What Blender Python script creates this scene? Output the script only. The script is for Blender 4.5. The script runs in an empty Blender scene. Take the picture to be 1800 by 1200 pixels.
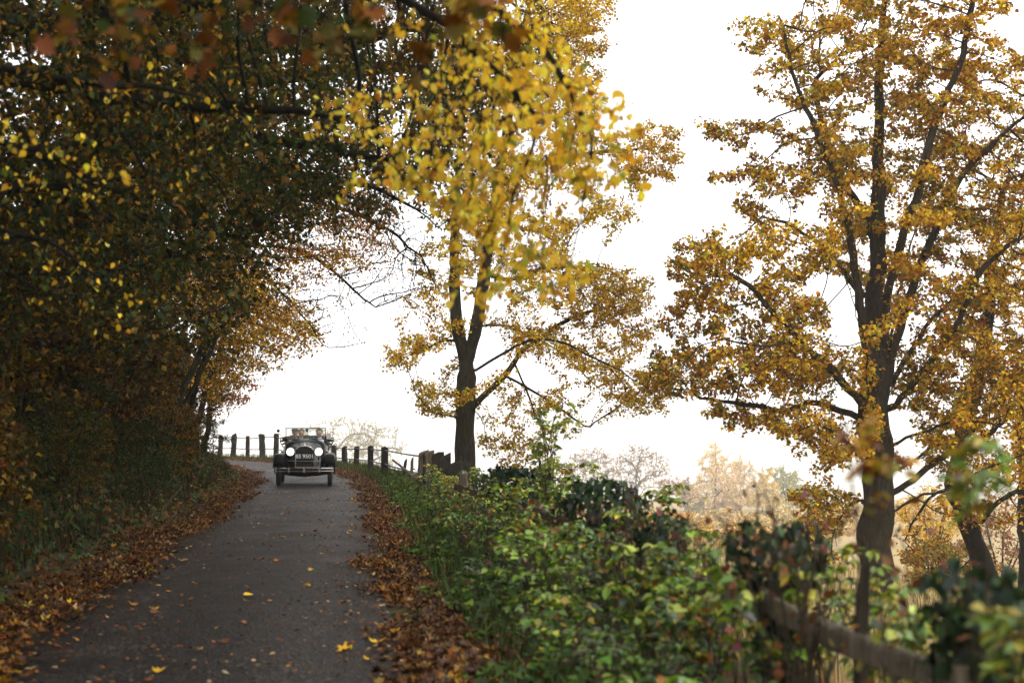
import bpy, bmesh, math, random
import numpy as np
from mathutils import Vector, Matrix

random.seed(7)
SC = bpy.context.scene
COL = SC.collection
FPX = 2500.0            # focal length in pixels of the 1800 px wide photograph (50 mm on 36 mm)
CAM_H = 1.7
PITCH = math.atan(149.0 / FPX)

# ------------------------------------------------------------------ camera
cam_data = bpy.data.cameras.new('camera')
cam = bpy.data.objects.new('camera', cam_data)
COL.objects.link(cam)
cam.location = (0, 0, CAM_H)
cam.rotation_euler = (math.pi / 2 + PITCH, 0, 0)
cam_data.lens = 50
cam_data.sensor_width = 36
cam_data.clip_start = 0.1
cam_data.clip_end = 20000
cam_data.dof.use_dof = True
cam_data.dof.focus_distance = 40.0
cam_data.dof.aperture_fstop = 2.0
SC.camera = cam

# ------------------------------------------------------------------ sky, sun, exposure
SUN_EL, SUN_AZ = math.radians(52), math.radians(118)     # azimuth clockwise from +Y: over the open valley side
world = bpy.data.worlds.new('World')
SC.world = world
world.use_nodes = True
wn = world.node_tree
wn.nodes.clear()
sky = wn.nodes.new('ShaderNodeTexSky')
sky.sky_type = 'NISHITA'
sky.sun_disc = False
sky.sun_elevation = SUN_EL
sky.sun_rotation = SUN_AZ
sky.dust_density = 4.0
hs = wn.nodes.new('ShaderNodeHueSaturation')
hs.inputs['Saturation'].default_value = 0.12
wmix = wn.nodes.new('ShaderNodeMix')
wmix.data_type = 'RGBA'
wmix.inputs[0].default_value = 0.88                     # an even sheet of cloud over that sky
wmix.inputs[7].default_value = (15.4, 15.5, 15.7, 1)
bg = wn.nodes.new('ShaderNodeBackground')
bg.inputs['Strength'].default_value = 0.135
wo = wn.nodes.new('ShaderNodeOutputWorld')
wn.links.new(sky.outputs[0], hs.inputs['Color'])
wn.links.new(hs.outputs[0], wmix.inputs[6])
wn.links.new(wmix.outputs[2], bg.inputs['Color'])
wn.links.new(bg.outputs[0], wo.inputs[0])

sun_data = bpy.data.lights.new('sun', 'SUN')
sun_data.energy = 1.3
sun_data.angle = math.radians(20)
sun_data.color = (1.0, 0.96, 0.9)
sun = bpy.data.objects.new('sun', sun_data)
COL.objects.link(sun)
sd = Vector((math.sin(SUN_AZ) * math.cos(SUN_EL), math.cos(SUN_AZ) * math.cos(SUN_EL), math.sin(SUN_EL)))
sun.rotation_euler = sd.to_track_quat('Z', 'Y').to_euler()
sun.location = (30, -10, 60)

SC.view_settings.view_transform = 'Standard'
SC.view_settings.look = 'None'
SC.view_settings.exposure = 0.0
SC.view_settings.gamma = 1.0
SC.view_settings.use_curve_mapping = False
SC.render.engine = 'CYCLES'
cy = SC.cycles
cy.max_bounces = 7
cy.diffuse_bounces = 4
cy.glossy_bounces = 3
cy.transmission_bounces = 5
cy.transparent_max_bounces = 6
cy.volume_bounces = 1
cy.use_denoising = True
cy.sample_clamp_indirect = 6.0
cy.caustics_reflective = False
cy.caustics_refractive = False

# ------------------------------------------------------------------ helpers
def px(x, y, Y):
    """world point that stands at depth Y and is seen at pixel (x, y) of the photograph"""
    u, v = (x - 900.0) / FPX, (600.0 - y) / FPX
    d = (u, math.cos(PITCH) - v * math.sin(PITCH), math.sin(PITCH) + v * math.cos(PITCH))
    k = Y / d[1]
    return np.array((d[0] * k, Y, CAM_H + d[2] * k))

def project(P):
    """photo pixel of world points (N,3)"""
    q = P - np.array((0, 0, CAM_H))
    dep = q[:, 1] * math.cos(PITCH) + q[:, 2] * math.sin(PITCH)
    up = -q[:, 1] * math.sin(PITCH) + q[:, 2] * math.cos(PITCH)
    dep = np.where(np.abs(dep) < 1e-3, 1e-3, dep)
    return 900 + FPX * q[:, 0] / dep, 600 - FPX * up / dep, dep

def unit(a):
    a = np.asarray(a, float)
    n = np.linalg.norm(a, axis=-1, keepdims=True)
    return a / np.maximum(n, 1e-9)

def empty(name, loc=(0, 0, 0), rz=0.0):
    o = bpy.data.objects.new(name, None)
    COL.objects.link(o)
    o.location = tuple(float(c) for c in loc)
    o.rotation_euler = (0, 0, rz)
    o.empty_display_size = 0.2
    return o

def tag(o, label=None, cat=None, group=None, kind=None):
    if label: o['label'] = label
    if cat: o['category'] = cat
    if group: o['group'] = group
    if kind: o['kind'] = kind
    return o

def link(name, me, mat=None, parent=None, kind=None):
    o = bpy.data.objects.new(name, me)
    COL.objects.link(o)
    if mat is not None and len(me.materials) == 0:
        me.materials.append(mat)
    if parent is not None:
        o.parent = parent
    if kind: o['kind'] = kind
    return o

def np_mesh(name, V, F, col=None, smooth=False):
    """V (n,3), F (m,k) with k constant; col (n,3) point colours"""
    V = np.ascontiguousarray(V, dtype=np.float32)
    F = np.ascontiguousarray(F, dtype=np.int32)
    me = bpy.data.meshes.new(name)
    n, m, k = len(V), len(F), F.shape[1]
    me.vertices.add(n)
    me.vertices.foreach_set('co', V.ravel())
    me.loops.add(m * k)
    me.loops.foreach_set('vertex_index', F.ravel())
    me.polygons.add(m)
    me.polygons.foreach_set('loop_start', np.arange(0, m * k, k, dtype=np.int32))
    if smooth:
        me.polygons.foreach_set('use_smooth', np.ones(m, dtype=bool))
    me.update(calc_edges=True)
    if col is not None:
        a = me.color_attributes.new('Col', 'FLOAT_COLOR', 'POINT')
        c = np.ones((n, 4), dtype=np.float32)
        c[:, :3] = col
        a.data.foreach_set('color', c.ravel())
    return me

def bm_mesh(name, bm, smooth=False):
    me = bpy.data.meshes.new(name)
    bmesh.ops.recalc_face_normals(bm, faces=bm.faces)
    bm.to_mesh(me)
    bm.free()
    if smooth:
        me.polygons.foreach_set('use_smooth', np.ones(len(me.polygons), dtype=bool))
    return me

# ------------------------------------------------------------------ materials
class NT:
    def __init__(s, name):
        s.m = bpy.data.materials.new(name)
        s.m.use_nodes = True
        s.t = s.m.node_tree
        s.t.nodes.clear()
        s.out = s.n('ShaderNodeOutputMaterial')
    def n(s, typ, **kw):
        nd = s.t.nodes.new(typ)
        for k, v in kw.items():
            setattr(nd, k, v)
        return nd
    def l(s, a, b):
        s.t.links.new(a, b)
    def noise(s, scale, detail=4, rough=0.6, vec=None):
        nd = s.n('ShaderNodeTexNoise')
        nd.inputs['Scale'].default_value = scale
        nd.inputs['Detail'].default_value = detail
        nd.inputs['Roughness'].default_value = rough
        if vec is not None: s.l(vec, nd.inputs['Vector'])
        return nd
    def ramp(s, fac, stops):
        nd = s.n('ShaderNodeValToRGB')
        el = nd.color_ramp.elements
        while len(el) < len(stops): el.new(0.5)
        for e, (p, c) in zip(el, stops):
            e.position = p
            e.color = (*c, 1)
        s.l(fac, nd.inputs[0])
        return nd
    def mix(s, fac, a, b, blend='MIX'):
        nd = s.n('ShaderNodeMix', data_type='RGBA', blend_type=blend)
        for sock, v in ((nd.inputs[0], fac), (nd.inputs[6], a), (nd.inputs[7], b)):
            if hasattr(v, 'is_linked'): s.l(v, sock)
            elif isinstance(v, tuple): sock.default_value = (*v, 1)
            else: sock.default_value = v
        return nd.outputs[2]
    def coord(s, which='Object'):
        return s.n('ShaderNodeTexCoord').outputs[which]
    def bump(s, h, strength, dist):
        nd = s.n('ShaderNodeBump')
        nd.inputs['Strength'].default_value = strength
        nd.inputs['Distance'].default_value = dist
        s.l(h, nd.inputs['Height'])
        return nd.outputs[0]
    def principled(s, **kw):
        nd = s.n('ShaderNodeBsdfPrincipled')
        for k, v in kw.items():
            k = k.replace('_', ' ')
            if hasattr(v, 'is_linked'): s.l(v, nd.inputs[k])
            elif isinstance(v, tuple): nd.inputs[k].default_value = (*v, 1) if len(v) == 3 else v
            else: nd.inputs[k].default_value = v
        s.l(nd.outputs[0], s.out.inputs[0])
        return nd

def leaf_mat(name, trans=0.26, gloss=0.012, grough=0.45, use_object=False, mottle=0.35):
    t = NT(name)
    if use_object:
        c = t.n('ShaderNodeObjectInfo').outputs['Color']
    else:
        c = t.n('ShaderNodeVertexColor', layer_name='Col').outputs['Color']
    nz = t.noise(34, 3, 0.6, t.coord('Object'))
    dark = t.mix(1.0, c, (0.55, 0.42, 0.28), 'MULTIPLY')
    r = t.ramp(nz.outputs[0], [(0.45, (0, 0, 0)), (0.7, (mottle, mottle, mottle))])
    c = t.mix(r.outputs[0], c, dark)
    d = t.n('ShaderNodeBsdfDiffuse'); t.l(c, d.inputs[0])
    tr = t.n('ShaderNodeBsdfTranslucent')
    warm = t.mix(1.0, c, (1.0, 0.92, 0.6), 'MULTIPLY')
    t.l(warm, tr.inputs[0])
    m1 = t.n('ShaderNodeMixShader'); m1.inputs[0].default_value = trans
    t.l(d.outputs[0], m1.inputs[1]); t.l(tr.outputs[0], m1.inputs[2])
    g = t.n('ShaderNodeBsdfGlossy'); g.inputs['Roughness'].default_value = grough
    g.inputs['Color'].default_value = (1, 1, 1, 1)
    m2 = t.n('ShaderNodeMixShader'); m2.inputs[0].default_value = gloss
    t.l(m1.outputs[0], m2.inputs[1]); t.l(g.outputs[0], m2.inputs[2])
    t.l(m2.outputs[0], t.out.inputs[0])
    return t.m

M = {}
M['leaf'] = leaf_mat('leaf')
M['leaf_piece'] = leaf_mat('leaf_piece', use_object=True)
M['glow'] = leaf_mat('thin_leaf', 0.52, 0.012)
M['glow_piece'] = leaf_mat('thin_leaf_piece', 0.52, 0.012, use_object=True)
M['bramble'] = leaf_mat('bramble_leaf', 0.3, 0.045, 0.38)
M['bramble_piece'] = leaf_mat('bramble_leaf_piece', 0.3, 0.045, 0.38, use_object=True)
M['ivy'] = leaf_mat('ivy_leaf', 0.2, 0.018, 0.4, mottle=0.2)
M['ivy_piece'] = leaf_mat('ivy_leaf_piece', 0.2, 0.018, 0.4, use_object=True, mottle=0.2)
M['litter'] = leaf_mat('litter_leaf', 0.1, 0.02, 0.4, mottle=0.5)
M['litter_piece'] = leaf_mat('litter_leaf_piece', 0.1, 0.02, 0.4, use_object=True, mottle=0.5)

def bark_mat(name, c1, c2, moss=(0.05, 0.06, 0.02), mossy=0.5, scale=1.0):
    t = NT(name)
    co = t.coord('Object')
    mp = t.n('ShaderNodeMapping'); mp.inputs['Scale'].default_value = (9 * scale, 9 * scale, 1.6 * scale)
    t.l(co, mp.inputs[0])
    n1 = t.noise(2.2, 8, 0.72, mp.outputs[0])
    n2 = t.noise(1.1, 3, 0.6, co)
    r = t.ramp(n1.outputs[0], [(0.32, c1), (0.68, c2)])
    r2 = t.ramp(n2.outputs[0], [(0.48, (0, 0, 0)), (0.66, (mossy,) * 3)])
    c = t.mix(r2.outputs[0], r.outputs[0], moss)
    t.principled(Base_Color=c, Roughness=0.9, Specular_IOR_Level=0.12, Normal=t.bump(n1.outputs[0], 1.0, 0.09))
    return t.m
M['bark'] = bark_mat('bark', (0.005, 0.004, 0.003), (0.085, 0.068, 0.047), moss=(0.05, 0.05, 0.018), mossy=0.65)
M['bark_dark'] = bark_mat('dark_bark', (0.006, 0.005, 0.004), (0.026, 0.021, 0.016), moss=(0.015, 0.018, 0.006))
M['bark_pale'] = bark_mat('pale_bark', (0.025, 0.021, 0.015), (0.09, 0.074, 0.054), mossy=0.35)
M['twig'] = bark_mat('dry_stem', (0.06, 0.04, 0.025), (0.22, 0.17, 0.11), mossy=0.1, scale=6)

def wood_mat(name, c1, c2, green=0.4):
    t = NT(name)
    co = t.coord('Object')
    mp = t.n('ShaderNodeMapping'); mp.inputs['Scale'].default_value = (14, 14, 1.2)
    t.l(co, mp.inputs[0])
    n1 = t.noise(2.5, 7, 0.7, mp.outputs[0])
    n2 = t.noise(3.0, 4, 0.6, co)
    r = t.ramp(n1.outputs[0], [(0.3, c1), (0.7, c2)])
    r2 = t.ramp(n2.outputs[0], [(0.5, (0, 0, 0)), (0.7, (green,) * 3)])
    c = t.mix(r2.outputs[0], r.outputs[0], (0.05, 0.055, 0.02))
    t.principled(Base_Color=c, Roughness=0.88, Specular_IOR_Level=0.15, Normal=t.bump(n1.outputs[0], 0.8, 0.02))
    return t.m
M['wood'] = wood_mat('weathered_wood', (0.025, 0.019, 0.013), (0.21, 0.165, 0.115))
M['wood_dark'] = wood_mat('dark_wood', (0.01, 0.008, 0.006), (0.05, 0.04, 0.03))

def plain(name, c, rough=0.5, metal=0.0, **kw):
    t = NT(name)
    n = t.noise(18, 4, 0.6, t.coord('Object'))
    lo = tuple(x * 0.8 for x in c)
    r = t.ramp(n.outputs[0], [(0.35, lo), (0.7, c)])
    t.principled(Base_Color=r.outputs[0], Roughness=rough, Metallic=metal, **kw)
    return t.m
# ------------------------------------------------------------------ the lane and the lie of the land
CTRL = np.array([(2, -600), (0.5, -80), (-0.4, -25), (-1.0, -8), (-1.5, 2), (-2.15, 9.5), (-2.45, 12), (-3.1, 17), (-4.25, 28), (-5.8, 40),
                 (-6.75, 46), (-8.1, 52.5), (-10.8, 62), (-14.2, 69.5), (-20.3, 76.5), (-32, 84), (-60, 94), (-200, 125), (-700, 210), (-4000, 700)], float)

def catmull(C, per):
    out = []
    Q = np.vstack([2 * C[0] - C[1], C, 2 * C[-1] - C[-2]])
    for i in range(1, len(Q) - 2):
        p0, p1, p2, p3 = Q[i - 1], Q[i], Q[i + 1], Q[i + 2]
        n = max(4, min(110, int(np.linalg.norm(p2 - p1) / per)))
        t = np.linspace(0, 1, n, endpoint=False)[:, None]
        out.append(0.5 * (2 * p1 + (p2 - p0) * t + (2 * p0 - 5 * p1 + 4 * p2 - p3) * t ** 2 + (3 * p1 - 3 * p2 + p3 - p0) * t ** 3))
    out.append(C[-1:])
    return np.vstack(out)
LINE = catmull(CTRL, 0.3)
LT = unit(np.gradient(LINE, axis=0))
LN = np.stack([LT[:, 1], -LT[:, 0]], 1)        # to the right of travel away from the camera
LARC = np.concatenate([[0], np.cumsum(np.linalg.norm(np.diff(LINE, axis=0), axis=1))])

def lane_s(X, Y):
    """signed distance from the middle of the lane, + on the valley side"""
    P = np.stack([np.ravel(X), np.ravel(Y)], 1)
    s = np.empty(len(P))
    for a in range(0, len(P), 4000):
        q = P[a:a + 4000]
        d2 = ((q[:, None, :] - LINE[None]) ** 2).sum(2)
        j = d2.argmin(1)
        v = q - LINE[j]
        along = (v * LT[j]).sum(1)
        side = (v * LN[j]).sum(1)
        d = np.sqrt(d2[np.arange(len(q)), j])
        lim = np.abs(along) < 1.2
        s[a:a + 4000] = np.where(lim, side, np.sign(side) * d)
    return s.reshape(np.shape(X))

S_FENCE = 3.35
_ks = np.array([-6000, -300, -60, -14, -8.5, -5.6, -4.0, -2.9, -2.2, -1.75, -1.45, 1.45, 1.75, 2.3, 3.0, 3.9, 5.0, 7.5, 11, 18, 40, 120, 350, 640, 1300, 2600, 7000], float)
_kh = np.array([26, 16, 7, 3.0, 2.35, 1.75, 1.0, 0.38, 0.1, 0.0, -0.06, -0.06, 0.0, 0.07, 0.13, 0.05, -0.45, -1.6, -2.5, -3.6, -7, -16, -29, -34, -120, -190, -240], float)
def ground_h(X, Y):
    X = np.asarray(X, float); Y = np.asarray(Y, float)
    s = lane_s(X, Y)
    h = np.interp(s, _ks, _kh)
    amp = np.clip((np.abs(s) - 1.9) / 2.5, 0, 1)
    h = h + amp * (0.07 * np.sin(X * 1.7 + Y * 0.9) * np.sin(Y * 1.3 - X * 0.6) + 0.045 * np.sin(X * 4.1 - Y * 3.3))
    far = np.clip((np.abs(s) - 20) / 60, 0, 1)
    return h + far * (0.6 * np.sin(X * 0.05) * np.sin(Y * 0.043 + 1))
def gz(x, y):
    return float(ground_h(np.array([x]), np.array([y]))[0])

def spread(a, b, step, far_lo, far_hi, k=1.16):
    core = np.arange(a, b + 1e-6, step)
    hi, lo, st = [b], [a], step
    while hi[-1] < far_hi:
        st *= k; hi.append(hi[-1] + st)
    st = step
    while lo[-1] > far_lo:
        st *= k; lo.append(lo[-1] - st)
    return np.concatenate([lo[:0:-1], core, hi[1:]])

gx = spread(-20, 9, 0.3, -5200, 5200)
gy = spread(-4, 90, 0.45, -3000, 5200)
GX, GY = np.meshgrid(gx, gy)
GH = ground_h(GX, GY)
nx, ny = len(gx), len(gy)
ii = np.arange(ny - 1)[:, None] * nx + np.arange(nx - 1)[None]
GF = np.stack([ii, ii + 1, ii + nx + 1, ii + nx], -1).reshape(-1, 4)
def ground_material():
    t = NT('earth_and_leaf_mould')
    co = t.coord('Object')
    n1 = t.noise(0.35, 5, 0.6, co); n2 = t.noise(6, 6, 0.7, co); n3 = t.noise(40, 4, 0.7, co)
    a = t.ramp(n2.outputs[0], [(0.3, (0.018, 0.012, 0.007)), (0.55, (0.06, 0.035, 0.016)), (0.75, (0.1, 0.06, 0.025))])
    b = t.ramp(n2.outputs[0], [(0.3, (0.02, 0.022, 0.008)), (0.7, (0.09, 0.085, 0.03))])
    f = t.ramp(n1.outputs[0], [(0.45, (0, 0, 0)), (0.6, (1, 1, 1))])
    c = t.mix(f.outputs[0], a.outputs[0], b.outputs[0])
    straw = t.ramp(n2.outputs[0], [(0.3, (0.16, 0.11, 0.045)), (0.5, (0.36, 0.26, 0.11)), (0.75, (0.46, 0.34, 0.16))])
    fld = t.n('ShaderNodeAttribute', attribute_name='field')
    c = t.mix(fld.outputs['Fac'], c, straw.outputs[0])
    t.principled(Base_Color=c, Roughness=0.95, Specular_IOR_Level=0.1, Normal=t.bump(n3.outputs[0], 0.8, 0.03))
    return t.m
M['ground'] = ground_material()
g_o = link('ground', np_mesh('ground', np.stack([GX, GY, GH], -1).reshape(-1, 3), GF, smooth=True), M['ground'])
_af = g_o.data.attributes.new('field', 'FLOAT', 'POINT'); _af.data.foreach_set('value', np.clip((lane_s(GX, GY).ravel() - 5) / 6, 0, 1).astype(np.float32))
tag(g_o, 'leafy ground falling from the lane into the misty valley', 'ground', kind='structure')

def asphalt():
    t = NT('damp_asphalt')
    co = t.coord('Object')
    chip = t.n('ShaderNodeTexVoronoi'); chip.inputs['Scale'].default_value = 40; t.l(co, chip.inputs['Vector'])
    n2 = t.noise(180, 3, 0.7, co); n1 = t.noise(0.8, 6, 0.65, co); n4 = t.noise(7, 5, 0.7, co)
    n5 = t.noise(34, 4, 0.8, co)
    grey = t.ramp(chip.outputs['Color'], [(0.1, (0.006, 0.0055, 0.0055)), (0.6, (0.02, 0.0185, 0.018)), (1.0, (0.085, 0.078, 0.073))])
    patch = t.ramp(n1.outputs[0], [(0.35, (0.2, 0.185, 0.16)), (0.65, (0.7, 0.64, 0.57))])
    c = t.mix(1.0, grey.outputs[0], patch.outputs[0], 'MULTIPLY')
    sp = t.ramp(n5.outputs[0], [(0.36, (0.22, 0.22, 0.22)), (0.5, (0.85, 0.85, 0.85)), (0.6, (3.6, 3.4, 3.2))])
    c = t.mix(1.0, c, sp.outputs[0], 'MULTIPLY')
    ac = t.n('ShaderNodeAttribute', attribute_name='across')
    wob = t.n('ShaderNodeMath', operation='MULTIPLY_ADD'); t.l(n1.outputs[0], wob.inputs[0]); wob.inputs[1].default_value = 0.5; wob.inputs[2].default_value = -0.25
    ad = t.n('ShaderNodeMath', operation='ADD'); t.l(ac.outputs['Fac'], ad.inputs[0]); t.l(wob.outputs[0], ad.inputs[1])
    ab = t.n('ShaderNodeMath', operation='ABSOLUTE'); t.l(ad.outputs[0], ab.inputs[0])
    wear = t.ramp(ab.outputs[0], [(0.0, (0.72, 0.66, 0.6)), (0.28, (0.9, 0.86, 0.82)), (0.5, (1.35, 1.33, 1.3)), (0.68, (1.1, 1.06, 1.02)), (0.86, (0.7, 0.6, 0.5)), (1.0, (0.5, 0.38, 0.28))])
    c = t.mix(1.0, c, wear.outputs[0], 'MULTIPLY')
    br = t.ramp(n4.outputs[0], [(0.5, (0, 0, 0)), (0.72, (0.6, 0.6, 0.6))])
    c = t.mix(br.outputs[0], c, (0.034, 0.019, 0.01))
    rough = t.ramp(n1.outputs[0], [(0.3, (0.5, 0.5, 0.5)), (0.7, (0.74, 0.74, 0.74))])
    t.principled(Base_Color=c, Roughness=rough.outputs[0], Specular_IOR_Level=0.14, Normal=t.bump(chip.outputs['Distance'], 1.0, 0.016))
    return t.m
M['asphalt'] = asphalt()
sel = (LINE[:, 1] > -60) & (LINE[:, 0] > -250)
ra, rn = LINE[sel], LN[sel]
arc = LARC[sel]
W = np.linspace(-1, 1, 13)
edge = 1.5 + 0.03 * np.sin(arc * 0.31) + 0.015 * np.sin(arc * 1.3 + 1)
RV = []
for w in W:
    p = ra + rn * (w * edge)[:, None]
    z = 0.035 * (1 - w * w) - 0.012 + 0.006 * np.sin(arc * 1.1 + w * 3)
    RV.append(np.column_stack([p, z]))
RV = np.stack(RV, 1)
nr = len(ra)
jj = np.arange(nr - 1)[:, None] * 13 + np.arange(12)[None]
road = link('road', np_mesh('road', RV.reshape(-1, 3), np.stack([jj, jj + 1, jj + 14, jj + 13], -1).reshape(-1, 4), smooth=True), M['asphalt'])
_at = road.data.attributes.new('across', 'FLOAT', 'POINT'); _at.data.foreach_set('value', np.tile(W, nr).astype(np.float32))
tag(road, 'narrow damp tarmac lane bending away to the left between leaf-strewn verges', 'road', kind='structure')

def lane_pt(Yw, s):
    """point at offset s from the lane where the lane passes depth Yw"""
    i = int(np.argmin(np.abs(LINE[:, 1] - Yw)))
    p = LINE[i] + LN[i] * s
    return p
# ------------------------------------------------------------------ leaves
def tpl_fan(outline, zfun):
    """leaf template: a fan round a mid point, tip along +x, unit length"""
    o = np.array(outline, float)
    c = np.array([[0.42, 0.0]])
    P = np.vstack([c, o])
    V = np.column_stack([P, zfun(P[:, 0], P[:, 1])])
    n = len(o)
    F = np.array([(0, 1 + i, 1 + (i + 1) % n) for i in range(n)])
    return V, F
def mirror(half):
    return half + [(x, -y) for x, y in reversed(half) if abs(y) > 1e-6]
fold = lambda x, y: 0.28 * np.abs(y) - 0.22 * x * x
curl = lambda x, y: 0.75 * np.abs(y) ** 1.5 + 0.35 * (x - 0.45) ** 2
T_OVAL = tpl_fan(mirror([(0, 0), (0.1, 0.2), (0.32, 0.36), (0.6, 0.32), (0.85, 0.13), (1.03, 0.0)]), fold)
T_KITE = (np.array([(0, 0, 0), (0.45, 0.34, 0.08), (1, 0, -0.15), (0.45, -0.34, 0.08)]), np.array([(0, 1, 2), (0, 2, 3)]))
_pal = mirror([(0.0, 0.0), (-0.1, 0.3), (0.2, 0.28), (0.18, 0.62), (0.44, 0.4), (0.66, 0.56), (0.7, 0.24), (1.02, 0.0)])
T_PALM = tpl_fan(_pal, fold)
T_PALMC = tpl_fan(_pal, curl)
T_OVALC = tpl_fan(mirror([(0, 0), (0.2, 0.24), (0.5, 0.32), (0.85, 0.13), (1.03, 0.0)]), curl)
T_WIDE = (np.array([(0, 0, 0), (0.4, 0.46, 0.1), (1, 0, -0.15), (0.45, -0.44, 0.1)]), np.array([(0, 1, 2), (0, 2, 3)]))
T_STAR = (np.array([(0, 0, 0), (0.12, 0.5, 0.06), (0.4, 0.26, 0.03), (1, 0, -0.18), (0.4, -0.26, 0.03), (0.12, -0.5, 0.06)]),
          np.array([(0, 1, 2), (0, 2, 3), (0, 3, 4), (0, 4, 5)]))
T_IVY = tpl_fan(mirror([(0.0, 0.0), (-0.08, 0.28), (0.22, 0.3), (0.4, 0.5), (0.6, 0.24), (1.0, 0.0)]), lambda x, y: 0.12 * np.abs(y) - 0.12 * x * x)

class Leaves:
    """a list of leaves: place, tip direction, normal, length, colour"""
    def __init__(s):
        s.p, s.d, s.n, s.s, s.c = [], [], [], [], []
    def add(s, p, d, n, sz, c):
        s.p.append(p); s.d.append(d); s.n.append(n); s.s.append(sz); s.c.append(c)
    def arrays(s):
        return (np.vstack(s.p), np.vstack(s.d), np.vstack(s.n), np.concatenate(s.s), np.vstack(s.c))

def frames(d, n):
    x = unit(d)
    z = unit(n - (n * x).sum(1, keepdims=True) * x)
    y = np.cross(z, x)
    return x, y, z

def leaf_mesh(name, A, tpl):
    p, d, n, s, c = A
    TV, TF = tpl
    x, y, z = frames(d, n)
    bend = np.random.default_rng(3).uniform(0.3, 1.9, len(p))
    V = p[:, None] + s[:, None, None] * (TV[None, :, 0:1] * x[:, None] + TV[None, :, 1:2] * y[:, None] + (TV[None, :, 2] * bend[:, None])[..., None] * z[:, None])
    k = len(TV)
    F = (TF[None] + (np.arange(len(p)) * k)[:, None, None]).reshape(-1, TF.shape[1])
    return np_mesh(name, V.reshape(-1, 3), F, np.repeat(c, k, 0))

_tplmesh = {}
def build_leaves(parent, A, tpl, mat, piece_mat=None, n_piece=0, origin=(0, 0, 0), name='foliage', piece='leaf', margin=60, min_px=9):
    """foliage of one plant; its n_piece leaves that show largest in the photo become leaf objects"""
    p, d, n, s, c = A
    keep = np.ones(len(p), bool)
    if n_piece:
        X, Y, D = project(p)
        app = np.where((D > 0.3) & (X > -20) & (X < 1820) & (Y > -20) & (Y < 1220), s * FPX / np.maximum(D, 0.3), 0)
        order = np.argsort(-app)[:n_piece]
        order = order[app[order] > min_px]
        keep[order] = False
        key = (id(tpl), mat.name)
        if key not in _tplmesh:
            me = np_mesh(piece, tpl[0], tpl[1])
            me.materials.append(piece_mat)
            _tplmesh[key] = me
        x, y, z = frames(d[order], n[order])
        o0 = np.array(origin, float)
        for i, j in enumerate(order):
            o = bpy.data.objects.new(piece, _tplmesh[key])
            COL.objects.link(o)
            o.parent = parent
            m = Matrix.Identity(4)
            for r in range(3):
                m[r][0] = x[i][r] * s[j]; m[r][1] = y[i][r] * s[j]; m[r][2] = z[i][r] * s[j]
                m[r][3] = p[j][r] - o0[r]
            o.matrix_local = m
            o.color = (*[float(v) for v in c[j]], 1)
    if keep.any():
        B = [a[keep] for a in A]
        B[0] = B[0] - np.array(origin, float)
        o = link(name, leaf_mesh(name, B, tpl), mat, parent, 'stuff')
        return o

def pal(rng, n, P, entries, jitter=0.3, field=1.0, seed=0.0):
    """leaf colours: entries (r,g,b,weight); neighbouring leaves lean to the same entry"""
    E = np.array(entries, float)
    k = len(E)
    f = np.stack([np.sin(P[:, 0] * 1.1 * field + i * 2.1 + seed) + np.sin(P[:, 2] * 1.3 * field + i * 1.3 + seed * 2) + np.sin(P[:, 1] * 0.9 * field + i * 0.7) for i in range(k)], 1)
    w = E[None, :, 3] * np.exp(0.5 * f)
    cum = np.cumsum(w, 1); cum /= cum[:, -1:]
    idx = (rng.random(n)[:, None] > cum).sum(1).clip(0, k - 1)
    C = E[idx, :3] * (1 + jitter * rng.standard_normal((n, 1))).clip(0.45, 1.7) * (1 + 0.07 * rng.standard_normal((n, 3)))
    return C.clip(0.003, 0.95)

# ------------------------------------------------------------------ wood
def tube_mesh(name, chains, big=0.1, flute=0.0, smooth=True):
    """chains: list of (points (k,3), radii (k,)); one mesh of tapering tubes"""
    VV, FF, base = [], [], 0
    for sides, lo, hi in ((3, 0, 0.014), (5, 0.014, 0.06), (9, 0.06, 0.16), (16, 0.16, 99)):
        cs = [c for c in chains if lo <= c[1].max() < hi and len(c[0]) > 1]
        if not cs: continue
        P = np.vstack([c[0] for c in cs]); R = np.concatenate([c[1] for c in cs])
        L = np.array([len(c[0]) for c in cs]); st = np.concatenate([[0], np.cumsum(L)[:-1]]); en = st + L - 1
        i = np.arange(len(P)); nx_, pv = i + 1, i - 1
        nx_[en] = en; pv[st] = st
        T = unit(P[nx_] - P[pv])
        ov = unit(P[en] - P[st])
        ref = np.eye(3)[np.abs(ov).argmin(1)]
        ref = np.repeat(ref, L, 0)
        u = unit(np.cross(T, ref)); v = np.cross(T, u)
        a = np.arange(sides) * 2 * math.pi / sides
        rr = np.repeat(R[:, None], sides, 1)
        if flute and sides >= 9:
            zz = P[:, 2:3]
            rr = rr * (1 + flute * (0.5 * np.sin(3 * a[None] + zz * 0.7) + 0.4 * np.sin(5 * a[None] - zz * 1.1 + 1) + 0.35 * np.sin(2 * a[None] + zz * 2.3)) + 0.05 * np.sin(zz * 5 + a[None] * 2))
        V = P[:, None] + rr[..., None] * (np.cos(a)[None, :, None] * u[:, None] + np.sin(a)[None, :, None] * v[:, None])
        q = np.setdiff1d(i, en)
        k = np.arange(sides)
        A = q[:, None] * sides + k[None]; B = q[:, None] * sides + ((k + 1) % sides)[None]
        F = np.stack([A, B, B + sides, A + sides], -1).reshape(-1, 4)
        VV.append(V.reshape(-1, 3)); FF.append(F + base); base += len(P) * sides
    return np_mesh(name, np.vstack(VV), np.vstack(FF), smooth=smooth)

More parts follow.
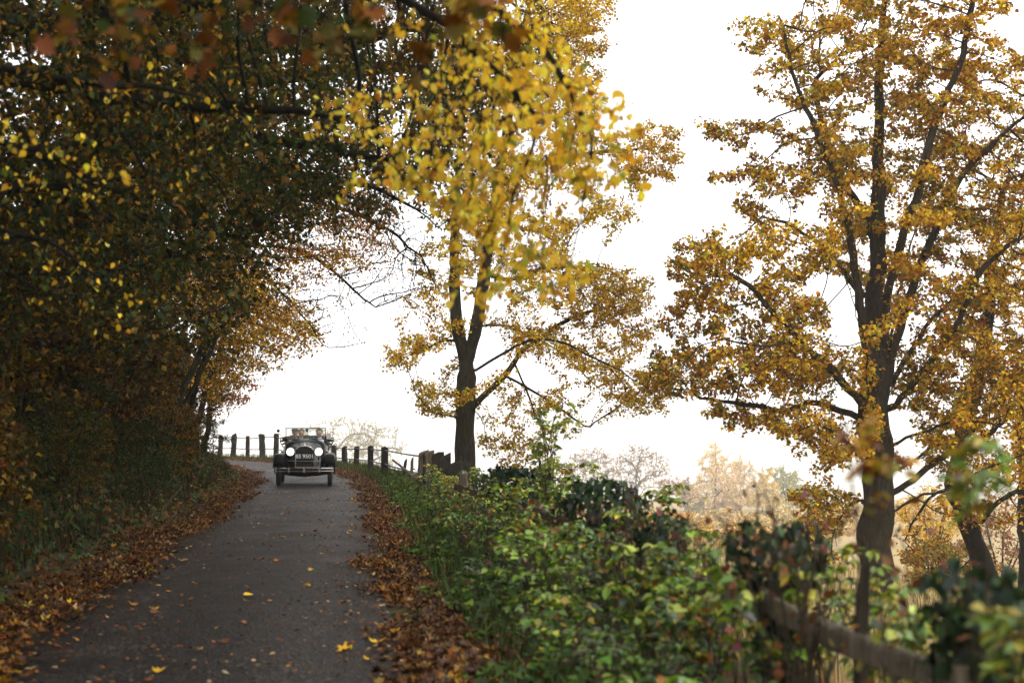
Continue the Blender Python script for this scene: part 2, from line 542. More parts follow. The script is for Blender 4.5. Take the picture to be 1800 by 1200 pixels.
def wobble_line(rng, pts, step, amp):
    pts = np.array(pts, float)
    C = catmull(pts, step) if len(pts) > 2 else np.linspace(pts[0], pts[1], max(3, int(np.linalg.norm(pts[1] - pts[0]) / step)))
    d = np.concatenate([[0], np.cumsum(np.linalg.norm(np.diff(C, axis=0), axis=1))])
    n = max(2, int(d[-1] / step))
    t = np.linspace(0, d[-1], n + 1)
    Q = np.stack([np.interp(t, d, C[:, i]) for i in range(3)], 1)
    off = np.cumsum(rng.standard_normal(Q.shape), 0)
    off -= np.linspace(0, 1, len(Q))[:, None] * off[-1]
    Q[1:-1] += (off * amp * step)[1:-1]
    return Q

def grow(rng, limbs, attr, step=0.35, reach=3.0, kill=0.5, iters=140, jitter=0.25, trop=(0, 0, 0), wob=0.12):
    """limbs: polylines, the first one the trunk; then branches grow towards the points in attr"""
    N, PAR = [], []
    global LIMB_NODES
    LIMB_NODES = []
    for li, l in enumerate(limbs):
        Q = wobble_line(rng, l, step, wob)
        if li == 0:
            N.append(Q[0]); PAR.append(-1); prev = 0
        else:
            A_ = np.array(N)
            prev = int(((A_ - Q[0]) ** 2).sum(1).argmin())
        n_first = len(N) - (1 if li == 0 else 0)
        for q in Q[1:]:
            N.append(q); PAR.append(prev); prev = len(N) - 1
        LIMB_NODES.append((n_first, len(N)))
    P = np.array(N); par = list(PAR)
    n0 = len(P)
    A = np.array(attr, float)
    near = np.full(len(A), 1e9); ni = np.zeros(len(A), int)
    def upd(new, start):
        nonlocal near, ni
        for a in range(0, len(new), 64):
            d = np.sqrt(((A[:, None] - new[None, a:a + 64]) ** 2).sum(2))
            j = d.argmin(1); dm = d[np.arange(len(A)), j]
            b = dm < near
            near[b] = dm[b]; ni[b] = start + a + j[b]
    upd(P[n0 // 6:] if n0 > 12 else P, n0 // 6 if n0 > 12 else 0)
    kids = np.zeros(20000, int)
    trop = np.array(trop, float)
    for it in range(iters):
        ok = near > kill
        A, near, ni = A[ok], near[ok], ni[ok]
        if len(A) == 0: break
        act = near < reach
        if not act.any():
            act = near <= np.partition(near, min(len(near) - 1, 6))[min(len(near) - 1, 6)]
        v = unit(A[act] - P[ni[act]])
        acc = np.zeros((len(P), 3)); np.add.at(acc, ni[act], v)
        who = np.unique(ni[act])
        who = who[kids[who] < 3]
        if len(who) == 0:
            bad = kids[ni] >= 3
            A, near, ni = A[~bad], near[~bad], ni[~bad]
            if len(A) == 0: break
            continue
        full = kids[ni] >= 3
        dirv = unit(unit(acc[who]) + trop + jitter * rng.standard_normal((len(who), 3)))
        new = P[who] + dirv * step
        kids[who] += 1
        st = len(P)
        P = np.vstack([P, new]); par.extend(int(w) for w in who)
        if len(P) > 19000: break
        if full.any():
            A, near, ni = A[~full], near[~full], ni[~full]
            if len(A) == 0: break
        upd(new, st)
    par = np.array(par)
    n = len(P)
    tips = np.zeros(n); haskid = np.zeros(n, bool); haskid[par[par >= 0]] = True
    tips[~haskid] = 1
    for i in range(n - 1, 0, -1):
        tips[par[i]] += tips[i]
    main = np.full(n, -1); best = np.zeros(n)
    for i in range(1, n):
        q = par[i]
        if tips[i] > best[q]: best[q] = tips[i]; main[q] = i
    S = P.copy()
    for _ in range(2):
        m = (np.arange(n) >= n0) & (main >= 0)
        i = np.where(m)[0]
        S2 = S.copy(); S2[i] = 0.5 * S[i] + 0.25 * S[par[i]] + 0.25 * S[main[i]]
        S = S2
    return S, par, tips, main

def radii(tips, root_r, tip_r):
    e = math.log(max(tips[0], 3)) / math.log(root_r / tip_r)
    return tip_r * np.maximum(tips, 1) ** (1 / e)

def chains_of(P, par, tips, main, R):
    out = []
    n = len(P)
    starts = [i for i in range(1, n) if main[par[i]] != i]
    def follow(i):
        c = [i]
        while main[c[-1]] >= 0: c.append(main[c[-1]])
        return c
    c = follow(0)
    out.append((P[c], R[c]))
    for s in starts:
        c = follow(s)
        r = R[c]
        out.append((np.vstack([P[par[s]][None], P[c]]), np.concatenate([[min(R[par[s]], r[0] * 1.25)], r])))
    return out

def leaf_spray(rng, P, par, tips, per, spread_, size, palette, max_tips=4, droop=0.5, up=0.8, field=1.0, seed=0.0, keep=None):
    i = np.where(tips <= max_tips)[0]
    i = i[i > 0]
    if keep is not None: i = i[keep(P[i])]
    i = np.repeat(i, rng.poisson(per, len(i)))
    n = len(i)
    t = rng.random((n, 1))
    base = P[i] * t + P[par[i]] * (1 - t)
    q = base + unit(rng.standard_normal((n, 3))) * (spread_ * rng.random((n, 1)) ** 0.6) * np.array([1, 1, 0.75])
    az = rng.random(n) * 2 * math.pi
    d = np.stack([np.cos(az), np.sin(az), -droop + 0.5 * rng.standard_normal(n)], 1)
    nn = np.stack([0.55 * rng.standard_normal(n), 0.55 * rng.standard_normal(n), np.full(n, up) + 0.3 * rng.standard_normal(n)], 1)
    sz = size * rng.uniform(0.6, 1.3, n) * np.where(rng.random(n) < .25, .65, 1.0)
    return q, d, nn, sz, pal(rng, n, q, palette, field=field, seed=seed)

def pads(rng, ells, n, pr, per, shell=0.45, flat=0.45):
    """attraction points in flat pads scattered through ellipsoids (centre, radii, weight)"""
    w = np.array([e[2] for e in ells], float); w /= w.sum()
    out = []
    for k in range(n):
        c, r, _ = ells[rng.choice(len(ells), p=w)]
        u = unit(rng.standard_normal(3)) * rng.random() ** (1 / 3 if shell < 0.5 else 0.2)
        q = np.array(c) + u * np.array(r)
        b = unit(rng.standard_normal((per, 3))) * rng.random((per, 1)) ** 0.4 * pr * rng.uniform(0.6, 1.3)
        b[:, 2] *= flat
        out.append(q + b)
    return np.vstack(out)

def ell(x, y, Y, rx, ry, rY, w=1.0):
    """ellipsoid seen at pixel (x, y) with half extents rx, ry pixels, rY metres deep"""
    k = Y / FPX
    return (px(x, y, Y), (rx * k, rY, ry * k), w * rx * ry)

def tree(name, label, base, limbs, attr, seed, root_r, tip_r=0.006, step=0.35, reach=3.0, kill=0.5, jitter=0.25, trop=(0, 0, 0),
         per=3.0, spread_=0.3, leaf=0.11, palette=None, max_tips=4, droop=0.5, up=0.8, tpl=T_KITE, bark='bark', flute=0.14,
         field=1.0, group=None, n_piece=0, keep=None, cat='tree', crown='crown', flare=0.45, wob=0.12, min_px=9, stem_name='trunk', column=None, leafm='leaf', girth=None):
    rng = np.random.default_rng(seed)
    P, par, tips, main = grow(rng, limbs, attr, step, reach, kill, jitter=jitter, trop=trop, wob=wob)
    R = radii(tips, root_r, tip_r)
    for li, (ra_, rb_) in (girth or {}).items():
        i0, i1 = LIMB_NODES[li]
        R[i0:i1] = np.maximum(R[i0:i1] * .85, np.linspace(ra_, rb_, i1 - i0))
    if column:                                    # a bole that keeps its girth up to the fork
        r0, zt = column
        i = 0
        while main[i] >= 0 and P[i, 2] < zt:
            R[i] = max(R[i] * .6, r0 * (1 - .1 * (P[i, 2] - P[0, 2]) / (zt - P[0, 2])))
            i = main[i]
    z0 = P[0, 2]
    thick = R > root_r * 0.4
    R = np.where(thick, R * (1 + flare * np.exp(-(P[:, 2] - z0) / 0.5)), R)
    b = np.array(base, float)
    root = empty(name, b)
    tag(root, label, cat, group)
    ch = chains_of(P - b, par, tips, main, R)
    trunk = link(stem_name, tube_mesh(stem_name, ch[:1], flute=flute), M[bark], root)
    if len(ch) > 1:
        link('branches', tube_mesh('branches', ch[1:], flute=flute), M[bark], root)
    if palette is not None:
        A = leaf_spray(rng, P, par, tips, per, spread_, leaf, palette, max_tips, droop, up, field, seed * 1.7, keep)
        build_leaves(root, A, tpl, M[leafm], M[leafm + '_piece'], n_piece, b, name=crown, min_px=min_px)
    return root
# ------------------------------------------------------------------ leaf colours
YEL = (0.76, 0.5, 0.03); LEM = (0.68, 0.58, 0.07); GOLD = (0.6, 0.34, 0.022); AMB = (0.4, 0.17, 0.015); RUST = (0.24, 0.075, 0.012)
RED = (0.26, 0.035, 0.012); BRN = (0.13, 0.055, 0.018); OLI = (0.2, 0.17, 0.022); GRN = (0.07, 0.11, 0.016); DKG = (0.022, 0.045, 0.012); TAN = (0.36, 0.24, 0.11)
def P_(*e):
    return [(*c, w) for c, w in e]
PAL_A = P_((GOLD, 3), ((0.85, 0.58, 0.035), 3.0), (AMB, 1.4), ((0.42, 0.38, 0.035), 2.6), (RUST, .7))
PAL_B = P_((GOLD, 3.0), ((0.85, 0.56, 0.035), 2.4), (AMB, 2.6), ((0.4, 0.33, 0.035), 2.2), (RUST, 1.3), ((0.17, 0.19, 0.022), 1.0))
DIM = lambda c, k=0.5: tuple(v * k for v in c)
PAL_SHADE = P_((DIM(GRN, .5), 3.0), (DIM(OLI, .4), 2.4), (DIM(GOLD, .5), 1.0), (DIM(AMB, .3), .7), (DIM(DKG, .7), 2.0), (DIM(BRN, .3), .8))  # leaf colours dimmed so they carry the shade of the wood
PAL_WARM_SHADE = P_((DIM(OLI, .5), 2.6), (DIM(GOLD, .5), 1.8), (DIM(AMB, .4), 1.2), (DIM(RUST, .4), .8), (DIM(GRN, .6), 2.0))  # warmer mix, also dimmed for the wood's shade

def lane_base(Yw, s):
    p = lane_pt(Yw, s)
    return np.array((p[0], p[1], gz(p[0], p[1])))

# ------------------------------------------------------------------ the sycamore beside the fence
def Q(lst, Y):
    return [px(a[0], a[1], Y + (a[2] if len(a) > 2 else 0)) for a in lst]
YA = 43.5
bA = px(818, 850, YA); bA[2] = gz(bA[0], bA[1]) - 0.1
limbsA = [[bA] + Q([(817, 780), (816, 700), (818, 645), (803, 585), (795, 490), (800, 380), (812, 240), (825, 90)], YA),
          Q([(822, 640), (838, 565, -.3), (852, 470, -.5), (868, 390, -.6), (886, 290), (905, 150), (930, 10)], YA),
          Q([(828, 655), (880, 625, -.8), (935, 597, -1.6), (985, 602, -2.2), (1040, 628, -2.6), (1090, 650, -3)], YA),
          Q([(820, 728), (850, 694, -.3), (885, 664, -.2), (915, 622, .2), (945, 598, .6), (1000, 560, 1), (1070, 540, 1.4)], YA),
          Q([(888, 662), (930, 685, .4), (985, 720, .9), (1030, 752, 1.3), (1045, 742, 1.5)], YA),
          Q([(838, 575), (880, 573, .8), (930, 590, 1.6), (990, 625, 2.2), (1060, 690, 2.6)], YA),
          Q([(816, 735), (785, 730, -.4), (755, 718, -.8), (730, 690, -1)], YA),
          Q([(803, 600), (775, 600, .4), (745, 618, .7), (700, 630, 1)], YA),
          Q([(850, 480), (900, 490, -.6), (960, 470, -1), (1030, 470, -1.2)], YA),
          Q([(880, 320), (950, 290, .6), (1040, 270, 1), (1130, 260, 1.2)], YA),
          Q([(818, 690), (830, 690, -1.5), (860, 670, -3), (900, 650, -4)], YA),
          Q([(818, 640), (800, 600, 1.5), (780, 560, 3), (760, 520, 4)], YA),
          Q([(905, 640), (925, 690), (935, 720), (965, 790), (985, 830), (1010, 836)], YA)]
rngA = np.random.default_rng(11)
ellA = [ell(1065, 520, YA, 75, 55, 2.0, 3.4), ell(980, 490, YA, 80, 60, 2.8, 1.2), ell(1050, 630, YA, 85, 50, 2.4), ell(950, 570, YA, 90, 60, 2.5, .7), ell(1120, 690, YA, 75, 45, 2, 1.6), ell(1110, 600, YA, 50, 40, 1.6, 1.2),
        ell(710, 615, YA, 45, 32, 1.3, 2.4), ell(745, 560, YA, 45, 50, 2, 1.2), ell(775, 690, YA, 42, 40, 1.4, 2.2), ell(800, 480, YA, 70, 70, 2.4), ell(900, 400, YA, 110, 80, 3),
        ell(860, 270, YA, 110, 120, 3.5), ell(1140, 270, YA, 60, 62, 1.8, 2.2), ell(1065, 372, YA, 62, 34, 1.8, 1.8), ell(990, 260, YA, 90, 100, 3, 1), ell(960, 120, YA, 100, 110, 3, 2.2),
        ell(1010, 25, YA, 66, 75, 2.4, 2.8), ell(800, 120, YA, 90, 100, 3), ell(890, -90, YA, 150, 110, 3.2, .8), ell(880, 790, YA + 2, 60, 55, 1.6, 1.1), ell(940, 720, YA + 1, 60, 45, 2, .6)]
attrA = pads(rngA, ellA, 820, 0.5, 10)
tree('sycamore_tree', 'tall forked sycamore with thinning gold leaves standing behind the roadside fence', bA, limbsA, attrA, 21, 0.27, tip_r=0.005, step=0.24, reach=2.6,
     kill=0.24, per=19.0, spread_=0.24, leaf=0.095, palette=PAL_A, max_tips=3, tpl=T_WIDE, flare=0.12, field=0.9, jitter=0.4, wob=0.05, column=(0.32, px(818, 650, YA)[2]), girth={0: (0.29, 0.02), 1: (0.18, 0.025)})

# ------------------------------------------------------------------ the big maple in the field
YB = 40.0
bB = px(1545, 1060, YB); bB[2] = gz(bB[0], bB[1]) - 0.1
limbsB = [[bB] + Q([(1543, 960), (1546, 860), (1543, 760), (1548, 650), (1546, 560), (1548, 440), (1552, 290), (1556, 140), (1562, -20), (1570, -150)], YB),
          Q([(1535, 690), (1520, 560, -.4), (1502, 430, -.7), (1478, 320, -1), (1438, 215, -1.2), (1395, 120, -1.4), (1370, 30, -1.5)], YB),
          Q([(1555, 680), (1590, 530, .3), (1635, 400, .4), (1690, 310, .2), (1760, 240, 0), (1840, 170, 0)], YB),
          Q([(1552, 640), (1575, 500, -.9), (1600, 380, -1.6), (1640, 250, -2), (1690, 100, -2.4), (1720, -40, -2.6)], YB),
          Q([(1565, 725), (1610, 670, -.6), (1655, 610, -1), (1692, 560, -1.4), (1730, 470, -1.8), (1790, 420, -2.2)], YB),
          Q([(1560, 870), (1630, 820, .4), (1690, 770, .6), (1750, 710, 1), (1810, 650, 1.2), (1880, 610, 1.4)], YB),
          Q([(1560, 905), (1620, 872, -1), (1680, 858, -1.6), (1740, 822, -2), (1820, 790, -2)], YB),
          Q([(1535, 725), (1480, 670, -.6), (1420, 610, -1), (1370, 560, -1.3), (1310, 500, -1.5), (1255, 478, -1.7)], YB),
          Q([(1535, 745), (1470, 722, .5), (1420, 712, .8), (1370, 722, 1), (1310, 712, 1.2), (1230, 700, 1.4)], YB),
          Q([(1420, 612), (1380, 598, -2), (1340, 608, -2.4), (1270, 596, -2.6)], YB),
          Q([(1530, 800), (1480, 770, -.8), (1440, 745, -1.3), (1400, 760, -1.6)], YB),
          Q([(1520, 878), (1492, 892, -.6), (1470, 925, -.8), (1462, 965, -.9)], YB),
          Q([(1548, 720), (1560, 640, 1.6), (1580, 520, 3), (1610, 400, 4.2)], YB),
          Q([(1545, 760), (1530, 700, -1.6), (1520, 600, -3), (1490, 500, -4.2)], YB),
          Q([(1515, 530), (1460, 450, .8), (1400, 400, 1.4), (1340, 380, 1.8)], YB),
          Q([(1548, 440), (1500, 350, 1), (1460, 260, 1.6), (1430, 150, 2)], YB),
          Q([(1560, 790), (1640, 742, -1.2), (1700, 735, -1.8), (1790, 760, -2.4)], YB),
          Q([(1562, 830), (1620, 800, 1.4), (1680, 735, 2.4), (1740, 690, 3.2)], YB),
          Q([(1555, 690), (1640, 560, 2), (1700, 500, 3), (1780, 480, 3.6)], YB),
          Q([(1590, 1000 - 140), (1660, 900, .8), (1700, 905, 1.2), (1760, 930, 1.6)], YB)]
rngB = np.random.default_rng(12)
ellB = [ell(1290, 460, YB, 120, 70, 3, 1.8), ell(1225, 540, YB, 60, 40, 2, 1.2), ell(1190, 650, YB, 70, 55, 2, 1.5), ell(1300, 640, YB, 150, 70, 3.2, 1.3), ell(1420, 600, YB, 120, 90, 4, 1), ell(1420, 430, YB, 100, 80, 3.5, .8),
        ell(1330, 330, YB, 90, 50, 2.4, 1.2), ell(1270, 215, YB, 55, 35, 1.6, 1.2), ell(1390, 250, YB, 100, 60, 3), ell(1330, 90, YB, 70, 60, 2), ell(1470, 110, YB, 120, 100, 3.4), ell(1600, 60, YB, 150, 110, 4),
        ell(1560, 260, YB, 140, 110, 4), ell(1700, 170, YB, 110, 110, 4), ell(1560, 420, YB, 130, 80, 4.4, 1), ell(1720, 360, YB, 120, 110, 4, 1.1), ell(1830, 300, YB, 90, 150, 3), ell(1640, 510, YB, 120, 80, 4),
        ell(1780, 540, YB, 110, 110, 3.6, 1.1), ell(1690, 660, YB, 120, 80, 3.6), ell(1490, 780, YB, 80, 55, 2.6, 1.3), ell(1440, 870, YB, 40, 75, 1.4, 1.5), ell(1440, 950, YB, 45, 45, 1.4, 1.1), ell(1800, 740, YB, 90, 70, 3),
        ell(1600, -120, YB, 230, 110, 4, .5), ell(1900, 480, YB, 80, 200, 3, .5), ell(1350, 740, YB, 110, 30, 2.4, 1.2), ell(1660, 740, YB, 80, 60, 3, 1.1), ell(1740, 820, YB, 80, 50, 3, 1.1), ell(1620, 640, YB, 60, 60, 3, 1), ell(1790, 650, YB, 80, 70, 3, 1.2)]
attrB = pads(rngB, ellB, 1040, 0.5, 10)
tree('maple_tree', 'massive old maple with amber and olive leaves filling the open sky over the field', bB, limbsB, attrB, 22, 0.42, tip_r=0.005, step=0.25, reach=2.6,
     kill=0.26, per=17.0, spread_=0.24, leaf=0.125, palette=PAL_B, max_tips=3, tpl=T_WIDE, flare=0.1, field=0.8, jitter=0.45, wob=0.11, column=(0.45, px(1545, 640, YB)[2]), girth={0: (0.42, 0.02), 1: (0.15, 0.02), 2: (0.15, 0.02), 3: (0.13, 0.02)})

# ------------------------------------------------------------------ trees behind the maple, by the right edge of the photo
def simple_limbs(base, top, rng, n=4, r=2.0, lean=0.3):
    b, t = np.array(base, float), np.array(top, float)
    mid = b * 0.45 + t * 0.55 + np.array((rng.normal() * lean, rng.normal() * lean, 0))
    L = [[b, b * 0.75 + mid * 0.25 + np.array((rng.normal() * .1, rng.normal() * .1, 0)), mid, t]]
    for k in range(n):
        f = rng.uniform(0.3, 0.8)
        s = b * (1 - f) + t * f if f > 0.55 else b + (mid - b) * (f / 0.55)
        a = rng.uniform(0, 2 * math.pi)
        e = s + np.array((math.cos(a) * r, math.sin(a) * r, r * 0.5))
        L.append([s, (s + e) / 2 + np.array((0, 0, 0.25 * r)), e])
    return L
YC = 47.0
bC = px(1735, 1000, YC); bC[2] = gz(bC[0], bC[1]) - .1
rngC = np.random.default_rng(13)
tree('leaning_tree', 'dark leaning tree behind the maple with twisted low boughs and rusty leaves', bC,
     [[bC] + Q([(1738, 1020), (1715, 930), (1690, 850), (1700, 760), (1730, 640), (1750, 480), (1770, 320)], YC), Q([(1690, 850), (1640, 868), (1610, 905), (1590, 950)], YC), Q([(1700, 790), (1780, 730), (1850, 690)], YC),
      Q([(1715, 930), (1760, 880, -.5), (1820, 850, -.8)], YC)],
     pads(rngC, [ell(1780, 560, YC, 140, 130, 3.5), ell(1850, 780, YC, 110, 90, 3), ell(1750, 330, YC, 140, 130, 3.5), ell(1640, 940, YC, 60, 45, 2, 1.3), ell(1780, 920, YC, 90, 50, 2.2)], 150, 0.7, 10),
     23, 0.33, tip_r=0.008, step=0.3, kill=0.38, per=4.0, spread_=0.34, leaf=0.14, palette=P_((GOLD, 3), (AMB, 2.4), (RUST, 1.4), (OLI, 1)), tpl=T_STAR, bark='bark_dark')
YD = 54.0
bD = px(1798, 1000, YD); bD[2] = gz(bD[0], bD[1]) - .1
tree('slender_tree', 'slim upright dark-stemmed tree cut by the right edge of the photo', bD, [[bD] + Q([(1800, 940), (1795, 840), (1800, 720), (1820, 540), (1830, 380)], YD)],
     pads(rngC, [ell(1840, 620, YD, 130, 160, 3), ell(1840, 900, YD, 80, 60, 2)], 70, 0.7, 10), 24, 0.24, tip_r=0.008, step=0.3, kill=0.38, per=3.6, spread_=0.34, leaf=0.15,
     palette=P_((GOLD, 3), (AMB, 2.4), (RUST, 1.8)), tpl=T_STAR, bark='bark_dark')

# ------------------------------------------------------------------ the wood along the left bank, overhanging the lane
def bank_tree(name, label, Yw, s, lean_px, ells, seed, n_pads, root_r, leafsz, per, palette, bark='bark_dark', tpl=T_KITE, pr=0.6, spread_=0.3, step=0.3, extra=(), max_tips=4, kill=0.38, trop=(0, 0, 0), droop=0.55, field=1.0, stems=1, tip_r=0.006, n_piece=0, min_px=9, flat=0.45):
    rng = np.random.default_rng(seed)
    q0 = px(lean_px[0][0], lean_px[0][1], Yw); b = np.array((q0[0] - 0.25, Yw, gz(q0[0] - 0.25, Yw) - 0.1))
    pts = [px(x, y, Yw + dy) for x, y, dy in lean_px]
    limbs = [[b] + pts] + [[px(x, y, Yw + dy) for x, y, dy in e] for e in extra]
    return tree(name, label, b, limbs, pads(rng, ells, int(n_pads * 1.7), pr, 10, flat=flat), seed, root_r, tip_r=tip_r, step=step, kill=kill, per=per * (3.3 if per > 2 else 1.3), spread_=spread_, leaf=leafsz, palette=palette, max_tips=max_tips,
                tpl=tpl, bark=bark, trop=trop, droop=droop, field=field, n_piece=n_piece, min_px=min_px)

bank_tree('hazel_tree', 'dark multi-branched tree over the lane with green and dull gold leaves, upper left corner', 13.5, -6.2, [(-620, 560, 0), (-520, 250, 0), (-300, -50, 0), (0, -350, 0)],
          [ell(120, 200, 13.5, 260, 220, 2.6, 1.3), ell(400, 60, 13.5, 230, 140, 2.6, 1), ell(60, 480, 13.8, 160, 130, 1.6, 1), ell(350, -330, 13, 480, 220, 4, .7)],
          31, 330, 0.17, 0.075, 5.0, PAL_SHADE, extra=([(-540, 300, 0), (-250, 190, -.2), (0, 135, -.3), (200, 170, -.3), (420, 195, -.5), (620, 205, -.7)], [(-560, 400, 0), (-250, 330, -.2), (0, 330, -.4), (260, 310, -.6)], [(-520, 230, 0), (-200, 60, .3), (200, 30, .4), (480, -20, .6)], [(-560, 450, 0), (-250, 430, 0), (0, 470, 0)]), step=0.22, kill=0.3, tip_r=0.005)
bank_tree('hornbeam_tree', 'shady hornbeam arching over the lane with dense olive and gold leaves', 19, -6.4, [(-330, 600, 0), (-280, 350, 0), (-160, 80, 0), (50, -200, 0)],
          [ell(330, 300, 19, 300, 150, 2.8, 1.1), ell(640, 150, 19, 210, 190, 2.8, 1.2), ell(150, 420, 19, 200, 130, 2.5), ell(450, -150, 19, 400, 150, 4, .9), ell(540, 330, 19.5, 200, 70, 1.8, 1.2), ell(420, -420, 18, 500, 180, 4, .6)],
          32, 430, 0.2, 0.085, 5.6, PAL_SHADE, extra=([(-270, 380, 0), (0, 280, -.2), (330, 240, -.4), (560, 250, -.8), (760, 300, -1)], [(-200, 150, 0), (130, 130, .2), (400, 100, .5), (700, 60, .8), (830, 80, 1)], [(-290, 440, 0), (0, 380, .2), (280, 390, .6), (430, 420, .9)], [(-300, 480, 0), (-50, 470, 0), (150, 480, 0)]), step=0.25, kill=0.33)
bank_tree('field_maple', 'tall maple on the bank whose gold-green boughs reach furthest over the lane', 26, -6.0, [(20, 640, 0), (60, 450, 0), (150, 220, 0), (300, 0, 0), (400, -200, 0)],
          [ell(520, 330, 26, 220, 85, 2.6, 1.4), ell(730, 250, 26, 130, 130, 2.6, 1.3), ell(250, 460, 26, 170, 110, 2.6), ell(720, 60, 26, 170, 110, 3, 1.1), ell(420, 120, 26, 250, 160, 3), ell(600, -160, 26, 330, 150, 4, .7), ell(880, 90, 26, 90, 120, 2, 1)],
          33, 430, 0.22, 0.1, 5.6, PAL_WARM_SHADE, extra=([(70, 440, 0), (300, 340, -.3), (520, 320, -.5), (680, 350, -.8), (770, 400, -1)], [(150, 240, 0), (350, 150, .3), (580, 130, .6), (760, 130, .9), (900, 160, 1)]), tpl=T_KITE, step=0.27, kill=0.35)
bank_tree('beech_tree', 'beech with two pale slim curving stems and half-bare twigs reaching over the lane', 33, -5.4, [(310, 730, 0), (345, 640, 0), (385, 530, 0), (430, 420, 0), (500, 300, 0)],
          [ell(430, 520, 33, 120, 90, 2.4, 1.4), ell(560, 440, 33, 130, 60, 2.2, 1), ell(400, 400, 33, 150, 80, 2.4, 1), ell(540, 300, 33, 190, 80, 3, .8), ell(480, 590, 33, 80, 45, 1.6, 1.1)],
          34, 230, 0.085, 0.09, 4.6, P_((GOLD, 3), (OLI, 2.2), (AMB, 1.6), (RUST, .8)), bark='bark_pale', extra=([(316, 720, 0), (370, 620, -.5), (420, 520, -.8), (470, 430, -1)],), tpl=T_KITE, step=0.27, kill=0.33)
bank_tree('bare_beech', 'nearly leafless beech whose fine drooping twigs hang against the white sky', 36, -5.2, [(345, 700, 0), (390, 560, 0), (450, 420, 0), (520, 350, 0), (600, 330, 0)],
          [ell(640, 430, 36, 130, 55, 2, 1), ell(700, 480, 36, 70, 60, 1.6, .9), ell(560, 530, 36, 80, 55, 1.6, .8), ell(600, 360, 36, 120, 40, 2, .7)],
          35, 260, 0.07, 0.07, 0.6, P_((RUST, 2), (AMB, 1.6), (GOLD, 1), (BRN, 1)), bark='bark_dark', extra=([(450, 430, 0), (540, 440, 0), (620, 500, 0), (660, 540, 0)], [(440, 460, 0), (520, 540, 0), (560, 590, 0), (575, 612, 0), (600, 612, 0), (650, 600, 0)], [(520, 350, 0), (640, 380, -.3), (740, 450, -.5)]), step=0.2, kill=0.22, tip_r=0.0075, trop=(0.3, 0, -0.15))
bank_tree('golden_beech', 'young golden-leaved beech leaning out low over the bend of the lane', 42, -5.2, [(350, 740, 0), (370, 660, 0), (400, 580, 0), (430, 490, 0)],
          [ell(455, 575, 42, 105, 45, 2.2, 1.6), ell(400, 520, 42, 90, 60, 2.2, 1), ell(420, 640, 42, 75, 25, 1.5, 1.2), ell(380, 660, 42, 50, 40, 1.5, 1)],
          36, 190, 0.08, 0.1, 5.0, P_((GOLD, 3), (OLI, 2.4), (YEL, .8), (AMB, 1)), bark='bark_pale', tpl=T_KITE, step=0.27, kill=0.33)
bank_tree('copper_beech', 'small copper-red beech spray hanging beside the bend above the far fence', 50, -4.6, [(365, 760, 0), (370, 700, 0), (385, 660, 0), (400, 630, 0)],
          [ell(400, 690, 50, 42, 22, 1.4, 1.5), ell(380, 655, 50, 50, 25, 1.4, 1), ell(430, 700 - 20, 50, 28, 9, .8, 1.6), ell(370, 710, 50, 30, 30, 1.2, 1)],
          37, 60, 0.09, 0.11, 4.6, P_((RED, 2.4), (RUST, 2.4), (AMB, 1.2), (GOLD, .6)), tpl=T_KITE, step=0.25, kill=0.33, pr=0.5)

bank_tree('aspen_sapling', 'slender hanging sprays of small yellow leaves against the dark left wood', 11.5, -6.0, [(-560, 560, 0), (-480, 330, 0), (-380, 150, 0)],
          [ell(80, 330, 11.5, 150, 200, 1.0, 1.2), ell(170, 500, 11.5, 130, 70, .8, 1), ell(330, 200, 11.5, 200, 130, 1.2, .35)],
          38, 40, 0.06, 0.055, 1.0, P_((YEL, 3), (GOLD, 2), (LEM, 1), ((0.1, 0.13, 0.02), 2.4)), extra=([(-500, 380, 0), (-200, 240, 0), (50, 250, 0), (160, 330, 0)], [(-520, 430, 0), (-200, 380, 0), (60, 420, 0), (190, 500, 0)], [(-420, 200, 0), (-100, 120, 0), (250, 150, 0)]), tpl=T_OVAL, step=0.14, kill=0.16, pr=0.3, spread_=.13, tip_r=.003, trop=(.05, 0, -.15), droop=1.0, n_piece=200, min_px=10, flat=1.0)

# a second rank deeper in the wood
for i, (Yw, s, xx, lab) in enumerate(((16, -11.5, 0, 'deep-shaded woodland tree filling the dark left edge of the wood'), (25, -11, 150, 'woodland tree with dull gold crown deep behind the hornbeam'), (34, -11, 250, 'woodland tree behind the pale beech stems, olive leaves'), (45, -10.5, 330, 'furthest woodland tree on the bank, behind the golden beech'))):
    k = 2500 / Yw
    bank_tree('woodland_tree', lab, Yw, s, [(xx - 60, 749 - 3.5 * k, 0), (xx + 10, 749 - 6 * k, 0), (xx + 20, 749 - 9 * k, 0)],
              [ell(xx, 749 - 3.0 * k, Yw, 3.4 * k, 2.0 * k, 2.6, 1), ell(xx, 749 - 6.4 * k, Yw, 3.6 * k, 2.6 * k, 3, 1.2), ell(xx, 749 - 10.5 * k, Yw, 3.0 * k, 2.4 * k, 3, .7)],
              40 + i, 170, 0.24, 0.14, 5.0, PAL_SHADE if i < 2 else PAL_WARM_SHADE, pr=0.85, spread_=0.45, step=0.4, kill=0.5)

